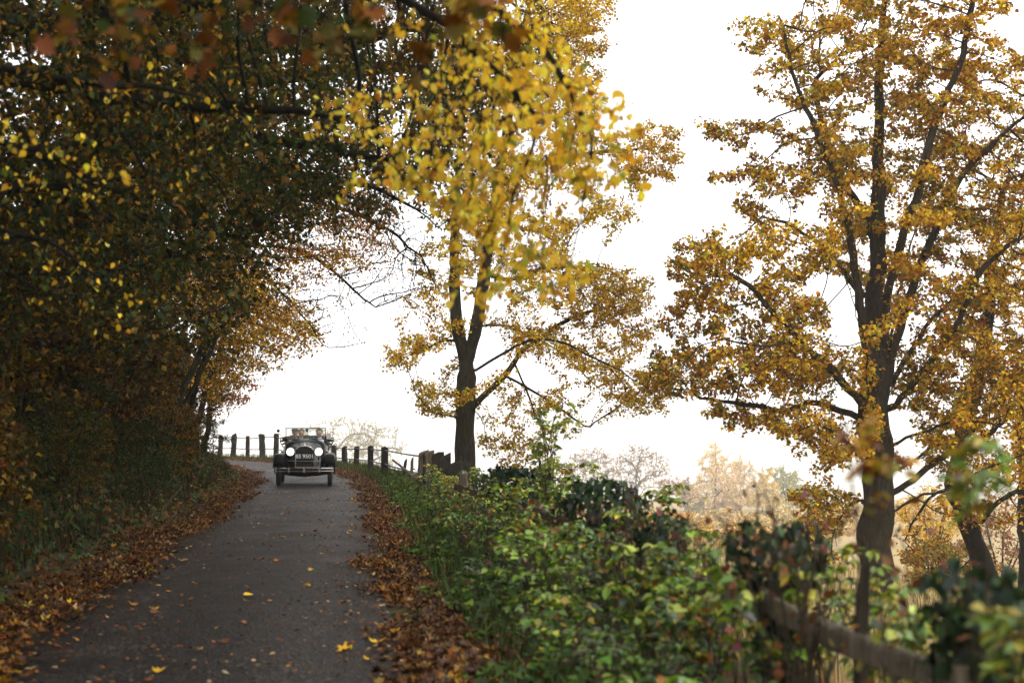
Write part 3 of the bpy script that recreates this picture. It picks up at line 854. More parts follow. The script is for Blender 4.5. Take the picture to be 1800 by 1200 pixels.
# ------------------------------------------------------------------ near boughs over the camera side of the lane
rngL = np.random.default_rng(51)
bL = lane_base(8.4, -3.9) - np.array((0, 0, .1))
YL = 8.2
ellL = [ell(960, 230, YL, 120, 110, .5, 1.7), ell(1040, 260, YL, 62, 100, .4, 2.2), ell(880, 390, YL, 85, 110, .5, 1.4), ell(810, 260, YL + .4, 100, 140, .6, 1.1), ell(880, 90, YL + .3, 120, 80, .6, 1.2), ell(960, 480, YL, 60, 40, .35, .9),
        ell(840, 490, YL, 60, 40, .35, .9), ell(660, 180, YL + 1, 110, 110, .7, .25), ell(680, 330, YL + 1, 80, 50, .5, .3),
        ell(600, -300, YL, 500, 200, 1.5, .25)]
tree('lime_tree', 'lime bough hanging over the lane with bright yellow heart-shaped leaves', bL,
     [[bL] + [np.array(q) for q in ((-4.9, 8.4, 2.2), (-4.6, 8.4, 4.2), (-4.3, 8.3, 6.2), (-4.0, 8.2, 8.2))],
      [np.array(q) for q in ((-4.7, 8.4, 3.6), (-3.2, 8.3, 4.5), (-1.6, 8.2, 4.55), (-0.5, 8.2, 4.1), (0.15, 8.2, 3.5))],
      [np.array(q) for q in ((-4.6, 8.4, 4.4), (-2.8, 8.6, 4.7), (-1.0, 8.5, 4.6), (0.0, 8.3, 4.1), (0.45, 8.2, 3.45))],
      [np.array(q) for q in ((-4.8, 8.5, 3.0), (-3.6, 9.3, 3.6), (-2.6, 9.6, 3.4))]],
     pads(rngL, ellL, 410, 0.17, 8, flat=1.1), 52, 0.05, tip_r=0.0022, step=0.085, reach=1.2, kill=0.1, per=4.0, spread_=0.1, leaf=0.055,
     palette=P_(((0.88, 0.56, 0.04), 4.6), ((0.84, 0.64, 0.08), 2.2), (GOLD, 1.8), ((0.34, 0.36, 0.05), 1.6), (AMB, .25)), max_tips=2, droop=1.1, up=0.25, tpl=T_OVAL, bark='bark_dark', trop=(0, 0, -0.25), n_piece=300, leafm='glow', field=1.3, wob=0.06)
bM = lane_base(4.6, -3.7) - np.array((0, 0, .1))
YM = 5.6
ellM = [ell(720, 60, YM, 150, 60, .5, 1.3), ell(480, 40, YM + .2, 170, 60, .5, .7), ell(210, 60, YM + .4, 220, 60, .6, .8), ell(860, 30, YM, 60, 60, .4, 1), ell(90, 250, YM + .3, 120, 50, .5, .5), ell(350, 130, YM + .4, 150, 40, .5, .4), ell(15, 460, YM, 25, 60, .3, .4), ell(400, -500, YM, 700, 300, 2.2, .6)]
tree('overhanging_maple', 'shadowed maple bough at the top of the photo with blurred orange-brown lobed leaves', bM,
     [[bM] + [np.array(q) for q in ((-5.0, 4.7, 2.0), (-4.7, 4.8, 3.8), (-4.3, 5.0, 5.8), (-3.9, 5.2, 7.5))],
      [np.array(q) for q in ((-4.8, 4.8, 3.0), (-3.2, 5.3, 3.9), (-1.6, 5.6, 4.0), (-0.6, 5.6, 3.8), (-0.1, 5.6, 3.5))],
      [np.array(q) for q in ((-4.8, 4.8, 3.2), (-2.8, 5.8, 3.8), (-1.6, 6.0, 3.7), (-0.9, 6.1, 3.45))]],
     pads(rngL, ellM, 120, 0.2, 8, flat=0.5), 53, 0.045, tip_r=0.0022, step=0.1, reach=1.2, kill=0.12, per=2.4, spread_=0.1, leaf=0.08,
     palette=P_((DIM(AMB), 2), (DIM(RUST, .6), 2.4), (DIM(GOLD, .4), 1.2), (DIM(OLI), 1.6), (DIM(GRN), 1.6), (DIM(BRN), 2)), max_tips=2, droop=0.7, up=0.6, tpl=T_PALM, bark='bark_dark', n_piece=300, field=1.5, wob=0.06)  # leaf colours dimmed: shade of the canopy above is put into them

# the wood goes on beside and behind the camera; these trees shade the near lane
for i, (bx, by, cx, lab) in enumerate(((-7.2, 8.5, 1.6, 'woodland tree rooted just beyond the left edge of the photo'), (-5.4, 1.0, 2.0, 'woodland tree standing beside the camera on the wood bank'), (-5.0, -5.5, 2.0, 'woodland tree behind the camera on the wood bank'), (-8.5, -1.5, 1.0, 'woodland tree higher on the bank beside the camera'))):
    rng = np.random.default_rng(60 + i)
    b = np.array((bx, by, gz(bx, by) - .1))
    t = b + np.array((cx, 0, 10.5))
    E = [(b + np.array((cx, 0, 6.0)), (3.2, 3.0, 1.8), 1), (b + np.array((cx + .8, 0, 9.0)), (3.8, 3.4, 2.2), 1.3)] + ([(b + np.array((0, 0, 3.0)), (1.6, 2.2, 1.6), .5)] if i == 0 else [])
    tree('woodland_tree', lab, b, simple_limbs(b, t, rng, 5, 2.2), pads(rng, E, 230, .7, 9), 60 + i, .2, tip_r=.007, step=.4, kill=.45, per=8, spread_=.4, leaf=.15, palette=PAL_SHADE, tpl=T_KITE, bark='bark_dark')
# ------------------------------------------------------------------ roadside fence along the valley side of the lane
FL = LINE + LN * np.interp(LINE[:, 1], [28, 42], [S_FENCE, 2.75])[:, None]
_m = (FL[:, 1] > 3.0) & (FL[:, 0] > -60) & (FL[:, 1] < 95)
FLv = FL[_m]
_fx = project(np.column_stack([FLv, np.zeros(len(FLv))]))[0]
def fence_xy(x, lo=3.0, hi=95):
    ok = (FLv[:, 1] > lo) & (FLv[:, 1] < hi)
    i = np.where(ok)[0][np.abs(_fx[ok] - x).argmin()]
    return FLv[i]

def post_mesh(name, h, w, d, rng, rough=0.0, top='flat', lean=(0, 0), below=0.35):
    """a squared post, its edges worn, its head weathered"""
    nz = 9
    V, F = [], []
    prof = [(-1, -.78), (-.78, -1), (.78, -1), (1, -.78), (1, .78), (.78, 1), (-.78, 1), (-1, .78)]
    for k in range(nz + 1):
        f = k / nz
        z = -below + f * (h + below)
        sc = 1 - 0.06 * f
        for (a, b) in prof:
            jx, jy = rng.normal(0, 0.012 + rough * 0.09, 2)
            zz = z
            if k == nz:
                zz += -0.02 * (a * a + b * b) + rng.normal(0, 0.006 + rough * 0.05) + (0.05 * a if top == 'slant' else 0)
            V.append(((a * sc + jx) * w / 2 + lean[0] * f, (b * sc + jy) * d / 2 + lean[1] * f, zz))
    for k in range(nz):
        for i in range(8):
            j = (i + 1) % 8
            F.append((k * 8 + i, k * 8 + j, (k + 1) * 8 + j, (k + 1) * 8 + i))
    bm = bmesh.new()
    vs = [bm.verts.new(v) for v in V]
    for f in F: bm.faces.new([vs[i] for i in f])
    c = bm.verts.new((lean[0], lean[1], h + (0.02 if top != 'slant' else 0.0)))
    for i in range(8): bm.faces.new([vs[nz * 8 + i], vs[nz * 8 + (i + 1) % 8], c])
    return bm_mesh(name, bm)

def bar_mesh(name, a, b, w, h, rng, sag=0.0, round_=False, n=8, rough=0.06):
    """a rail from a to b: squared timber w x h, or a round pole"""
    a, b = np.array(a, float), np.array(b, float)
    t = unit(b - a)
    side = unit(np.cross(t, (0, 0, 1)))
    up = np.cross(side, t)
    k = 7 if round_ else 8
    ang = np.arange(k) * 2 * math.pi / k
    prof = [(math.cos(q), math.sin(q)) for q in ang] if round_ else [(-1, -.7), (-.7, -1), (.7, -1), (1, -.7), (1, .7), (.7, 1), (-.7, 1), (-1, .7)]
    V, F = [], []
    for i in range(n + 1):
        f = i / n
        c = a + (b - a) * f - np.array((0, 0, sag * 4 * f * (1 - f)))
        for (p, q) in prof:
            jp, jq = rng.normal(0, rough, 2)
            V.append(c + side * (p + jp) * w / 2 + up * (q + jq) * h / 2)
    for i in range(n):
        for j in range(k):
            j2 = (j + 1) % k
            F.append((i * k + j, i * k + j2, (i + 1) * k + j2, (i + 1) * k + j))
    bm = bmesh.new()
    vs = [bm.verts.new(v) for v in V]
    for f in F: bm.faces.new([vs[i] for i in f])
    bm.faces.new(vs[:k]); bm.faces.new(vs[-k:])
    return bm_mesh(name, bm)

rngF = np.random.default_rng(61)
M['rail_metal'] = plain('rusty_rail', (0.035, 0.028, 0.024), 0.7)
def fence(name, label, specs, pole, rails, wood):
    """specs: (x pixel, y pixel of the head, width, roughness) from the near end to the far end"""
    pts = []
    for (x, yt, w, rough, lo, hi) in specs:
        q = fence_xy(x, lo, hi) if lo else np.array((px(x, 800, hi)[0], hi))
        z = gz(q[0], q[1])
        h = float(np.clip(px(x, yt, q[1])[2] - z, 0.75, 1.5))
        pts.append((q, z, h, w, rough))
    o = np.array((pts[0][0][0], pts[0][0][1], pts[0][1]))
    root = empty(name, o)
    tag(root, label, 'fence')
    for (q, z, h, w, rough) in pts:
        me = post_mesh('post', h, w, w * rngF.uniform(0.8, 1.0), rngF, rough, 'slant' if rngF.random() < .3 else 'flat', lean=rngF.normal(0, 0.02 + 0.05 * rough, 2))
        p = link('post', me, M[wood], root)
        p.location = (q[0] - o[0], q[1] - o[1], z - o[2])
        p.rotation_euler = (0, 0, rngF.normal(0, .15))
    for k in range(len(pts) - 1):
        (q0, z0, h0, w0, _), (q1, z1, h1, w1, _) = pts[k], pts[k + 1]
        for f in rails:
            a = np.array((q0[0], q0[1], z0 + h0 * f)) - o
            b = np.array((q1[0], q1[1], z1 + h1 * f)) - o
            if pole:
                me = bar_mesh('rail', a, b, 0.045, 0.045, rngF, 0.02, True)
            else:
                n = unit(np.cross(b - a, (0, 0, 1)))
                sft = -n * (w0 * 0.5 + 0.03) * np.sign(n[0] if abs(n[0]) > 1e-6 else 1)
                me = bar_mesh('rail', a + sft - unit(b - a) * 0.12, b + sft + unit(b - a) * .12, 0.05, 0.105, rngF, 0.045, rough=.16, n=18)
            link('rail', me, M['rail_metal'] if pole else M['wood'], root)
    return root, pts
fence('post_and_rail_fence', 'far post and rail fence round the outside of the bend, behind the car',
      [(752, 795, 0.2, .3, 30, 60), (676, 785, 0.23, .05, 30, 70), (650, 783, 0.22, .05, 30, 75), (627, 784, 0.2, .05, 30, 80), (606, 784, 0.2, .05, 30, 85), (588, 782, 0.2, .1, 30, 90), (566, 780, .2, .1, 30, 90), (540, 776, .22, .3, 30, 90), (512, 770, .22, .3, 30, 90), (487, 762, .24, .4, 30, 95),
       (462, 763, .27, .8, 30, 95), (437, 766, .21, .6, 30, 95), (411, 763, .27, .8, 30, 95), (388, 764, .23, .6, 30, 95), (360, 764, .24, .6, 30, 95)], True, (0.88, 0.38), 'wood_dark')
near_fence, near_pts = fence('roadside_fence', 'near timber rail fence, overgrown with ivy and brambles beside the lane',
      [(1762, 1052, 0.14, .1, 3.2, 8), (1370, 962, 0.15, .1, 5, 14), (1150, 935, 0.14, .2, 8, 20), (1062, 880, 0.14, .2, 9, 26), (905, 842, 0.15, .2, 14, 30), (816, 828, 0.13, .15, 0, 22.0)], False, (0.74,), 'wood')

# old gateway by the sycamore: pair of posts, stakes, broken boards, a fallen rail
def single(name, label, cat, x, yt, lo, hi, w, d, rough, lean, mat='wood', ds=0.0, group=None):
    q = fence_xy(x, lo, hi)
    q = q + np.array((ds, 0))
    z = gz(q[0], q[1])
    h = float(np.clip(px(x, yt, q[1])[2] - z, 0.5, 1.5))
    o = link(name, post_mesh(name, h, w, d, rngF, rough, 'slant', lean), M[mat])
    o.location = (q[0], q[1], z)
    tag(o, label, cat, group)
    return o
single('gate_post', 'thick squared old gate post, left of the pair before the sycamore', 'post', 741, 792, 30, 50, 0.27, 0.24, .3, (0.05, 0))
single('gate_post', 'thick squared old gate post, right of the pair before the sycamore', 'post', 757, 792, 28, 48, 0.24, 0.22, .3, (-0.02, 0))
single('stake', 'thin leaning stake between the rail fence and the paired gate posts', 'stake', 705, 807, 30, 60, 0.09, 0.08, .3, (0.12, 0), 'wood_dark')
single('stake', 'thin upright stake just before the paired gate posts', 'stake', 722, 804, 30, 60, 0.085, 0.08, .3, (0.03, 0), 'wood')
for k, (x, yt, w, ln) in enumerate(((768, 794, .3, .03), (783, 800, .28, -.02), (797, 811, .34, .05))):
    single('broken_board', ('first', 'second', 'third')[k] + ' rotten upright board between the gate posts and the sycamore trunk', 'board', x, yt, 24, 46, w, 0.05, .35, (ln, 0), 'wood_dark')
qa, qb = fence_xy(690, 30, 60), fence_xy(742, 30, 60)
pa = np.array((qa[0], qa[1], gz(*qa) + .55)); pb = np.array((qb[0], qb[1] - .4, gz(*qb) + .12))
fr = link('fallen_rail', bar_mesh('fallen_rail', pa, pb, 0.07, 0.07, rngF, 0.0, True), M['wood'])
tag(fr, 'fallen grey rail slanting down behind the thin stakes', 'rail')
# ------------------------------------------------------------------ vintage open tourer
M['paint'] = plain('black_coachwork', (0.0015, 0.0015, 0.002), 0.3, 0.0, Specular_IOR_Level=0.05)
M['chrome'] = plain('bright_plating', (0.5, 0.48, 0.45), 0.14, 1.0)
M['dull_chrome'] = plain('worn_plating', (0.28, 0.26, 0.23), 0.25, 1.0)
M['rubber'] = plain('tyre_rubber', (0.016, 0.016, 0.016), 0.75)
M['canvas'] = plain('black_canvas', (0.02, 0.02, 0.019), 0.9)
M['leather'] = plain('dark_leather', (0.04, 0.02, 0.014), 0.5)
M['core'] = plain('radiator_core', (0.012, 0.011, 0.011), 0.55)
M['white_paint'] = plain('white_lettering', (0.72, 0.72, 0.7), 0.5)
def lamp_mat():
    t = NT('lit_headlamp')
    e = t.n('ShaderNodeEmission'); e.inputs[0].default_value = (1, 0.98, 0.94, 1); e.inputs[1].default_value = 2.2
    t.l(e.outputs[0], t.out.inputs[0])
    return t.m
M['lamp'] = lamp_mat()
def glass_mat():
    t = NT('clear_glass')
    a = t.n('ShaderNodeBsdfTransparent'); a.inputs[0].default_value = (0.9, 0.92, 0.91, 1)
    g = t.n('ShaderNodeBsdfGlossy'); g.inputs['Roughness'].default_value = 0.03
    fr = t.n('ShaderNodeFresnel'); fr.inputs[0].default_value = 1.45
    m = t.n('ShaderNodeMixShader')
    t.l(fr.outputs[0], m.inputs[0]); t.l(a.outputs[0], m.inputs[1]); t.l(g.outputs[0], m.inputs[2])
    t.l(m.outputs[0], t.out.inputs[0])
    return t.m
M['glass'] = glass_mat()

def loft(name, secs, closed=False, cap=False, smooth=True):
    """secs: list of equal-length point lists"""
    S = np.array(secs, float)
    m, k = S.shape[0], S.shape[1]
    bm = bmesh.new()
    v = [[bm.verts.new(S[i, j]) for j in range(k)] for i in range(m)]
    for i in range(m - 1):
        for j in range(k if closed else k - 1):
            j2 = (j + 1) % k
            bm.faces.new((v[i][j], v[i][j2], v[i + 1][j2], v[i + 1][j]))
    if cap:
        bm.faces.new(v[0]); bm.faces.new(v[-1])
    return bm_mesh(name, bm, smooth)
def box(name, c, s, bev=0.0, smooth=False):
    bm = bmesh.new()
    bmesh.ops.create_cube(bm, size=1.0)
    for q in bm.verts:
        q.co = Vector((c[0] + q.co.x * s[0], c[1] + q.co.y * s[1], c[2] + q.co.z * s[2]))
    if bev:
        bmesh.ops.bevel(bm, geom=bm.edges[:], offset=bev, segments=2, affect='EDGES')
    return bm_mesh(name, bm, smooth)
def lathe(name, prof, seg=24, axis='y', c=(0, 0, 0)):
    """prof: (along, radius)"""
    secs = []
    for (a, r) in prof:
        ring = []
        for i in range(seg):
            q = 2 * math.pi * i / seg
            if axis == 'y': ring.append((c[0] + r * math.cos(q), c[1] + a, c[2] + r * math.sin(q)))
            else: ring.append((c[0] + a, c[1] + r * math.cos(q), c[2] + r * math.sin(q)))
        secs.append(ring)
    return loft(name, secs, closed=True)
def tube(name, pts, r):
    pts = np.array(pts, float)
    return tube_mesh(name, [(pts, np.full(len(pts), r))]) if r > 0.014 else tube_mesh(name, [(pts, np.full(len(pts), r))])

def arch(w, zb, zs, zt, n=9, pw=2.6):
    """half-open outline from bottom left over the top to bottom right"""
    L = [(-w, zb), (-w, (zb + zs) / 2)]
    for i in range(n + 1):
        q = math.pi * (1 - i / n)
        x, z = math.cos(q), math.sin(q)
        L.append((w * math.copysign(abs(x) ** (2 / pw), x), zs + (zt - zs) * abs(z) ** (2 / pw)))
    return L + [(w, (zb + zs) / 2), (w, zb)]

def build_car():
    c = empty('vintage_car', (-5.86, 40.3, 0.02), math.radians(7.0))
    tag(c, 'black open-topped vintage tourer with lit headlamps driving towards us down the lane', 'car')
    def part(name, me, mat, parent=c):
        return link(name, me, M[mat], parent)
    # bonnet and scuttle
    part('bonnet', loft('bonnet', [[(x, y, z) for x, z in arch(w, zb, zs, zt)] for y, w, zb, zs, zt in ((0.02, .272, .52, .93, 1.145), (.4, .345, .52, .96, 1.17), (.95, .46, .52, 1.02, 1.215))]), 'paint')
    part('scuttle', loft('scuttle', [[(x, y, z) for x, z in arch(w, zb, zs, zt)] for y, w, zb, zs, zt in ((.955, .465, .5, 1.025, 1.22), (1.1, .545, .48, 1.06, 1.27), (1.25, .585, .46, 1.09, 1.31), (1.32, .59, .46, 1.09, 1.29))]), 'paint')
    # radiator
    sh = []
    for y, g in ((-.06, .0), (-.075, .012), (-.06, .034), (.0, .034), (.03, .0)):
        sh.append([(x, y, z) for x, z in arch(.245 + g, .53 - g, .90, 1.10 + g * 1.2)])
    rs = loft('radiator_shell', [list(p) for p in sh])
    shell = part('radiator_shell', rs, 'chrome')
    part('lower_trim', box('lower_trim', (0, -.055, .525), (.55, .05, .03), .008), 'chrome', shell)
    bm = bmesh.new()
    vs = [bm.verts.new((x, -.045, z)) for x, z in arch(.25, .53, .90, 1.105)]
    bm.faces.new(vs)
    core = part('radiator_core', bm_mesh('radiator_core', bm), 'core')
    for k in range(13):
        x = -.22 + k * .44 / 12
        part('slat', box('slat', (x, -.052, .78), (.006, .01, .5)), 'core', core)
    cap = part('radiator_cap', lathe('radiator_cap', [(0, .0), (0, .035), (.02, .03), (.035, .012), (.07, .016), (.085, 0)], 12, 'x'), 'chrome')
    cap.rotation_euler = (0, -math.pi / 2, 0); cap.location = (0, -.03, 1.135)
    # headlamps on a curved bar
    for s in (-1, 1):
        b = part('headlight', lathe('headlight', [(-.02, .118), (.0, .122), (.03, .121), (.09, .105), (.15, .07), (.19, .02), (.195, .0)], 28, 'y', (s * .395, -.1, .965)), 'paint')
        part('rim', lathe('rim', [(-.03, .104), (-.04, .112), (-.03, .124), (-.01, .124)], 28, 'y', (s * .395, -.1, .965)), 'chrome', b)
        part('lens', lathe('lens', [(-.032, .108), (-.045, .085), (-.054, .05), (-.058, .0)], 28, 'y', (s * .395, -.1, .965)), 'lamp', b)
        part('lamp_stalk', tube('lamp_stalk', [(s * .395, -.05, .86), (s * .395, -.04, .78), (s * .40, -.02, .7)], .018), 'paint', b)
    part('lamp_bar', tube('lamp_bar', [(-.66, .0, .72), (-.5, -.08, .71), (-.3, -.11, .70), (0, -.12, .695), (.3, -.11, .70), (.5, -.08, .71), (.66, 0, .72)], .016), 'dull_chrome')
    part('horn', lathe('horn', [(-.1, .055), (-.09, .05), (-.04, .025), (.05, .018)], 16, 'y', (.36, -.1, .62)), 'dull_chrome')
    # number plate
    pl = part('number_plate', box('number_plate', (0, -.125, .835), (.53, .012, .135), .004), 'core')
    part('plate_border', loft('plate_border', [[(a * w, -.1335, .835 + b * h) for a, b in ((-1, -1), (1, -1), (1, 1), (-1, 1), (-1, -1))] for w, h in ((.265, .0675), (.259, .0615))], smooth=False), 'dull_chrome', pl)
    cu = bpy.data.curves.new('plate_text', 'FONT')
    cu.body = 'BS 9501'; cu.size = 0.155; cu.align_x = 'CENTER'; cu.align_y = 'CENTER'; cu.extrude = 0.002; cu.offset = 0.0026; cu.space_character = 1.02
    tmp = bpy.data.objects.new('plate_text', cu)
    me = bpy.data.meshes.new_from_object(tmp)
    bpy.data.objects.remove(tmp)
    xs = [v.co.x for v in me.vertices]
    kx = 0.475 / (max(xs) - min(xs))
    for v in me.vertices:
        v.co = Vector((v.co.x * kx, -.136 - v.co.z, .835 + v.co.y * .95))
    part('lettering', me, 'white_paint', pl)
    # bumper
    xs = np.linspace(-.83, .83, 15)
    for k, z in enumerate((.505, .425)):
        secs = [[(x, -.47 + .1 * (abs(x) / .83) ** 3 + dy, z + dz) for dy, dz in ((-.012, -.022), (-.018, 0), (-.012, .022), (0, .022), (0, -.022))] for x in xs]
        bar = part('bumper_bar', loft('bumper_bar', secs, closed=True, cap=True, smooth=False), 'chrome' if k == 0 else 'dull_chrome')
    for x in (-.78, -.42, 0, .42, .78):
        part('bumper_clamp', box('bumper_clamp', (x, -.475 + .1 * (abs(x) / .83) ** 3, .465), (.035 if x else .05, .04, .15), .006), 'chrome')
    for s in (-1, 1):
        part('bumper_bracket', tube('bumper_bracket', [(s * .42, -.44, .465), (s * .42, -.3, .46), (s * .40, .1, .46)], .02), 'paint')
    # chassis, apron, axle
    part('apron', loft('apron', [[(x, y, z - .09 * (1 - (x / .62) ** 2)) for x in np.linspace(-.62, .62, 11)] for y, z in ((-.12, .50), (-.2, .46), (-.16, .40), (.1, .36))]), 'paint')
    part('chassis', box('chassis', (0, 1.4, .44), (.9, 3.2, .12), .02), 'paint')
    part('front_axle', tube('front_axle', [(-.7, 0, .37), (-.4, 0, .31), (0, 0, .28), (.4, 0, .31), (.7, 0, .37)], .028), 'paint')
    part('rear_axle', tube('rear_axle', [(-.7, 2.63, .37), (-.2, 2.63, .36), (.2, 2.63, .36), (.7, 2.63, .37)], .05), 'paint')
    # wings
    def wing(s, path, name, w0=.56, w1=.865):
        secs = []
        for (y, z) in path:
            L = []
            for a in np.linspace(0, 1, 8):
                x = w0 + (w1 - w0) * a
                L.append((s * x, y, z + .035 * math.sin(math.pi * a * .85) - (.07 * ((a - .8) / .2) ** 2 if a > .8 else 0)))
            secs.append(L)
        o = part(name, loft(name, secs), 'paint')
        md = o.modifiers.new('thickness', 'SOLIDIFY'); md.thickness = .012
        return o
    fp = [(-.43, .56), (-.40, .66), (-.32, .77), (-.2, .85), (-.05, .885), (.1, .87), (.28, .78), (.45, .64), (.62, .49), (.8, .39), (.95, .36)]
    rp = [(2.15, .38), (2.24, .55), (2.36, .72), (2.5, .82), (2.66, .85), (2.82, .81), (2.96, .7), (3.06, .55)]
    for s in (-1, 1):
        wing(s, fp, 'front_wing'); wing(s, rp, 'rear_wing')
        part('wing_lamp', lathe('wing_lamp', [(-.05, .0), (-.045, .03), (.0, .04), (.05, .02), (.06, 0)], 14, 'y', (s * .62, -.05, .97)), 'dull_chrome')
        part('running_board', box('running_board', (s * .72, 1.55, .35), (.27, 1.25, .035), .008), 'paint')
        part('valance', loft('valance', [[(s * .56, y, z), (s * .47, y + .02, max(z - .12, .4)), (s * .44, y + .02, max(z - .3, .38))] for y, z in fp[1:]]), 'paint')
    # wheels
    for x, y, steer in ((-.715, 0, 0), (.715, 0, 0), (-.715, 2.63, 0), (.715, 2.63, 0)):
        w = empty('wheel', (x, y, .37)); w.parent = c
        prof = [(math.cos(q) * .068, .305 + math.sin(q) * .066) for q in np.linspace(0, 2 * math.pi, 13)]
        part('tyre', lathe('tyre', prof, 36, 'x'), 'rubber', w)
        part('rim', lathe('rim', [(-.05, .245), (-.045, .225), (0, .215), (.045, .225), (.05, .245)], 30, 'x'), 'paint', w)
        part('hub', lathe('hub', [(-.08, .0), (-.08, .04), (-.05, .06), (.05, .06), (.08, .04), (.085, 0)], 18, 'x'), 'dull_chrome', w)
        for k in range(20):
            q = 2 * math.pi * k / 20
            part('spoke', tube('spoke', [(.04 * (-1) ** k, .05 * math.cos(q), .05 * math.sin(q)), (0, .225 * math.cos(q + .15), .225 * math.sin(q + .15))], .0045), 'paint', w)
    # body tub
    def wall(ys, ws, zt):
        return [[(w, y, .46), (w + .01, y, .8), (w - .005, y, z), (w - .03, y, z + .008), (w - .045, y, z - .01), (w - .045, y, .5)] for y, w, z in zip(ys, ws, zt)]
    ys = [1.3, 1.6, 2.0, 2.4, 2.8, 3.1]; ws = [.59, .64, .67, .68, .66, .6]; zt = [1.14, 1.10, 1.09, 1.09, 1.1, 1.11]
    for s in (-1, 1):
        b = part('body_side', loft('body_side', [[(s * x, y, z) for x, y, z in sec] for sec in wall(ys, ws, zt)]), 'paint')
        part('door_handle', tube('door_handle', [(s * .70, 1.85, .98), (s * .715, 1.9, .98), (s * .70, 1.97, .98)], .008), 'chrome', b)
    part('tail_panel', loft('tail_panel', [[(x, 3.1 + .14 * (1 - (x / .61) ** 2), z) for x in np.linspace(-.6, .6, 9)] for z in (.46, .8, 1.12)]), 'paint')
    part('floor', box('floor', (0, 2.15, .5), (1.15, 1.85, .03)), 'paint')
    for y, n in ((2.0, 'front_seat'), (2.82, 'rear_seat')):
        st = part(n, box(n, (0, y - .22, .68), (1.1, .46, .2), .05, True), 'leather')
        part('seat_back', box('seat_back', (0, y + .06, .92), (1.12, .13, .46), .05, True), 'leather', st)
    # windscreen
    fr = []
    for a, b in (((-.57, 1.24), (-.57, 1.625)), ((.57, 1.24), (.57, 1.625)), ((-.585, 1.625), (.585, 1.625)), ((-.57, 1.30), (.57, 1.30))):
        fr.append((a, b))
    ws_ = empty('windscreen', (0, 1.27, 0)); ws_.parent = c
    for (a, b) in fr:
        part('frame_bar', box('frame_bar', ((a[0] + b[0]) / 2, 0, (a[1] + b[1]) / 2), (abs(b[0] - a[0]) + .022, .024, abs(b[1] - a[1]) + .022), .004), 'paint', ws_)
    part('glass', box('glass', (0, 0, 1.4625), (1.115, .005, .30)), 'glass', ws_)
    part('mirror', box('mirror', (.03, .06, 1.565), (.085, .02, .10), .006), 'paint', ws_)
    # mirrors, wheel, folded hood
    part('wing_mirror', lathe('wing_mirror', [(-.012, 0), (-.01, .045), (.012, .04), (.016, 0)], 18, 'y', (-.79, 1.2, 1.55)), 'paint')
    part('mirror_arm', tube('mirror_arm', [(-.79, 1.21, 1.54), (-.7, 1.24, 1.38), (-.59, 1.27, 1.26)], .008), 'paint')
    sm = part('side_mirror', box('side_mirror', (.665, 1.25, 1.395), (.13, .02, .17), .008), 'chrome')
    part('mirror_arm', tube('mirror_arm', [(.665, 1.26, 1.33), (.64, 1.27, 1.3), (.585, 1.27, 1.3)], .01), 'paint')
    sw = part('steering_wheel', lathe('steering_wheel', [(math.cos(q) * .012, .19 + math.sin(q) * .012) for q in np.linspace(0, 2 * math.pi, 9)], 30, 'y'), 'rubber')
    sw.location = (-.33, 1.62, 1.2); sw.rotation_euler = (math.radians(-32), 0, 0)
    for q in (90, 210, 330):
        part('spoke', tube('spoke', [(0, 0.03, 0), (math.cos(math.radians(q)) * .185, 0, math.sin(math.radians(q)) * .185)], .008), 'rubber', sw)
    part('steering_column', tube('steering_column', [(-.33, 1.64, 1.19), (-.33, 1.4, 1.04), (-.33, 1.1, .85)], .018), 'rubber')
    for k, (y, z, w, h) in enumerate(((3.0, 1.19, 1.5, .1), (3.1, 1.28, 1.58, .12), (3.02, 1.37, 1.52, .09))):
        L = []
        for x in np.linspace(-w / 2, w / 2, 15):
            e = max(0.35, 1 - (abs(x) / (w / 2)) ** 8 * .6)
            L.append([(x, y + math.cos(q) * .13 * e, z + .012 * math.sin(x * 17 + k) + math.sin(q) * h / 2 * e - .05 * (abs(x) / (w / 2)) ** 4) for q in np.linspace(0, 2 * math.pi, 11)[:-1]])
        part('folded_hood', loft('folded_hood', L, closed=True, cap=True), 'canvas')
    for s in (-1, 1):
        part('hood_iron', tube('hood_iron', [(s * .7, 2.7, 1.05), (s * .8, 2.95, 1.22), (s * .79, 3.15, 1.34)], .014), 'paint')
    return c
car = build_car()

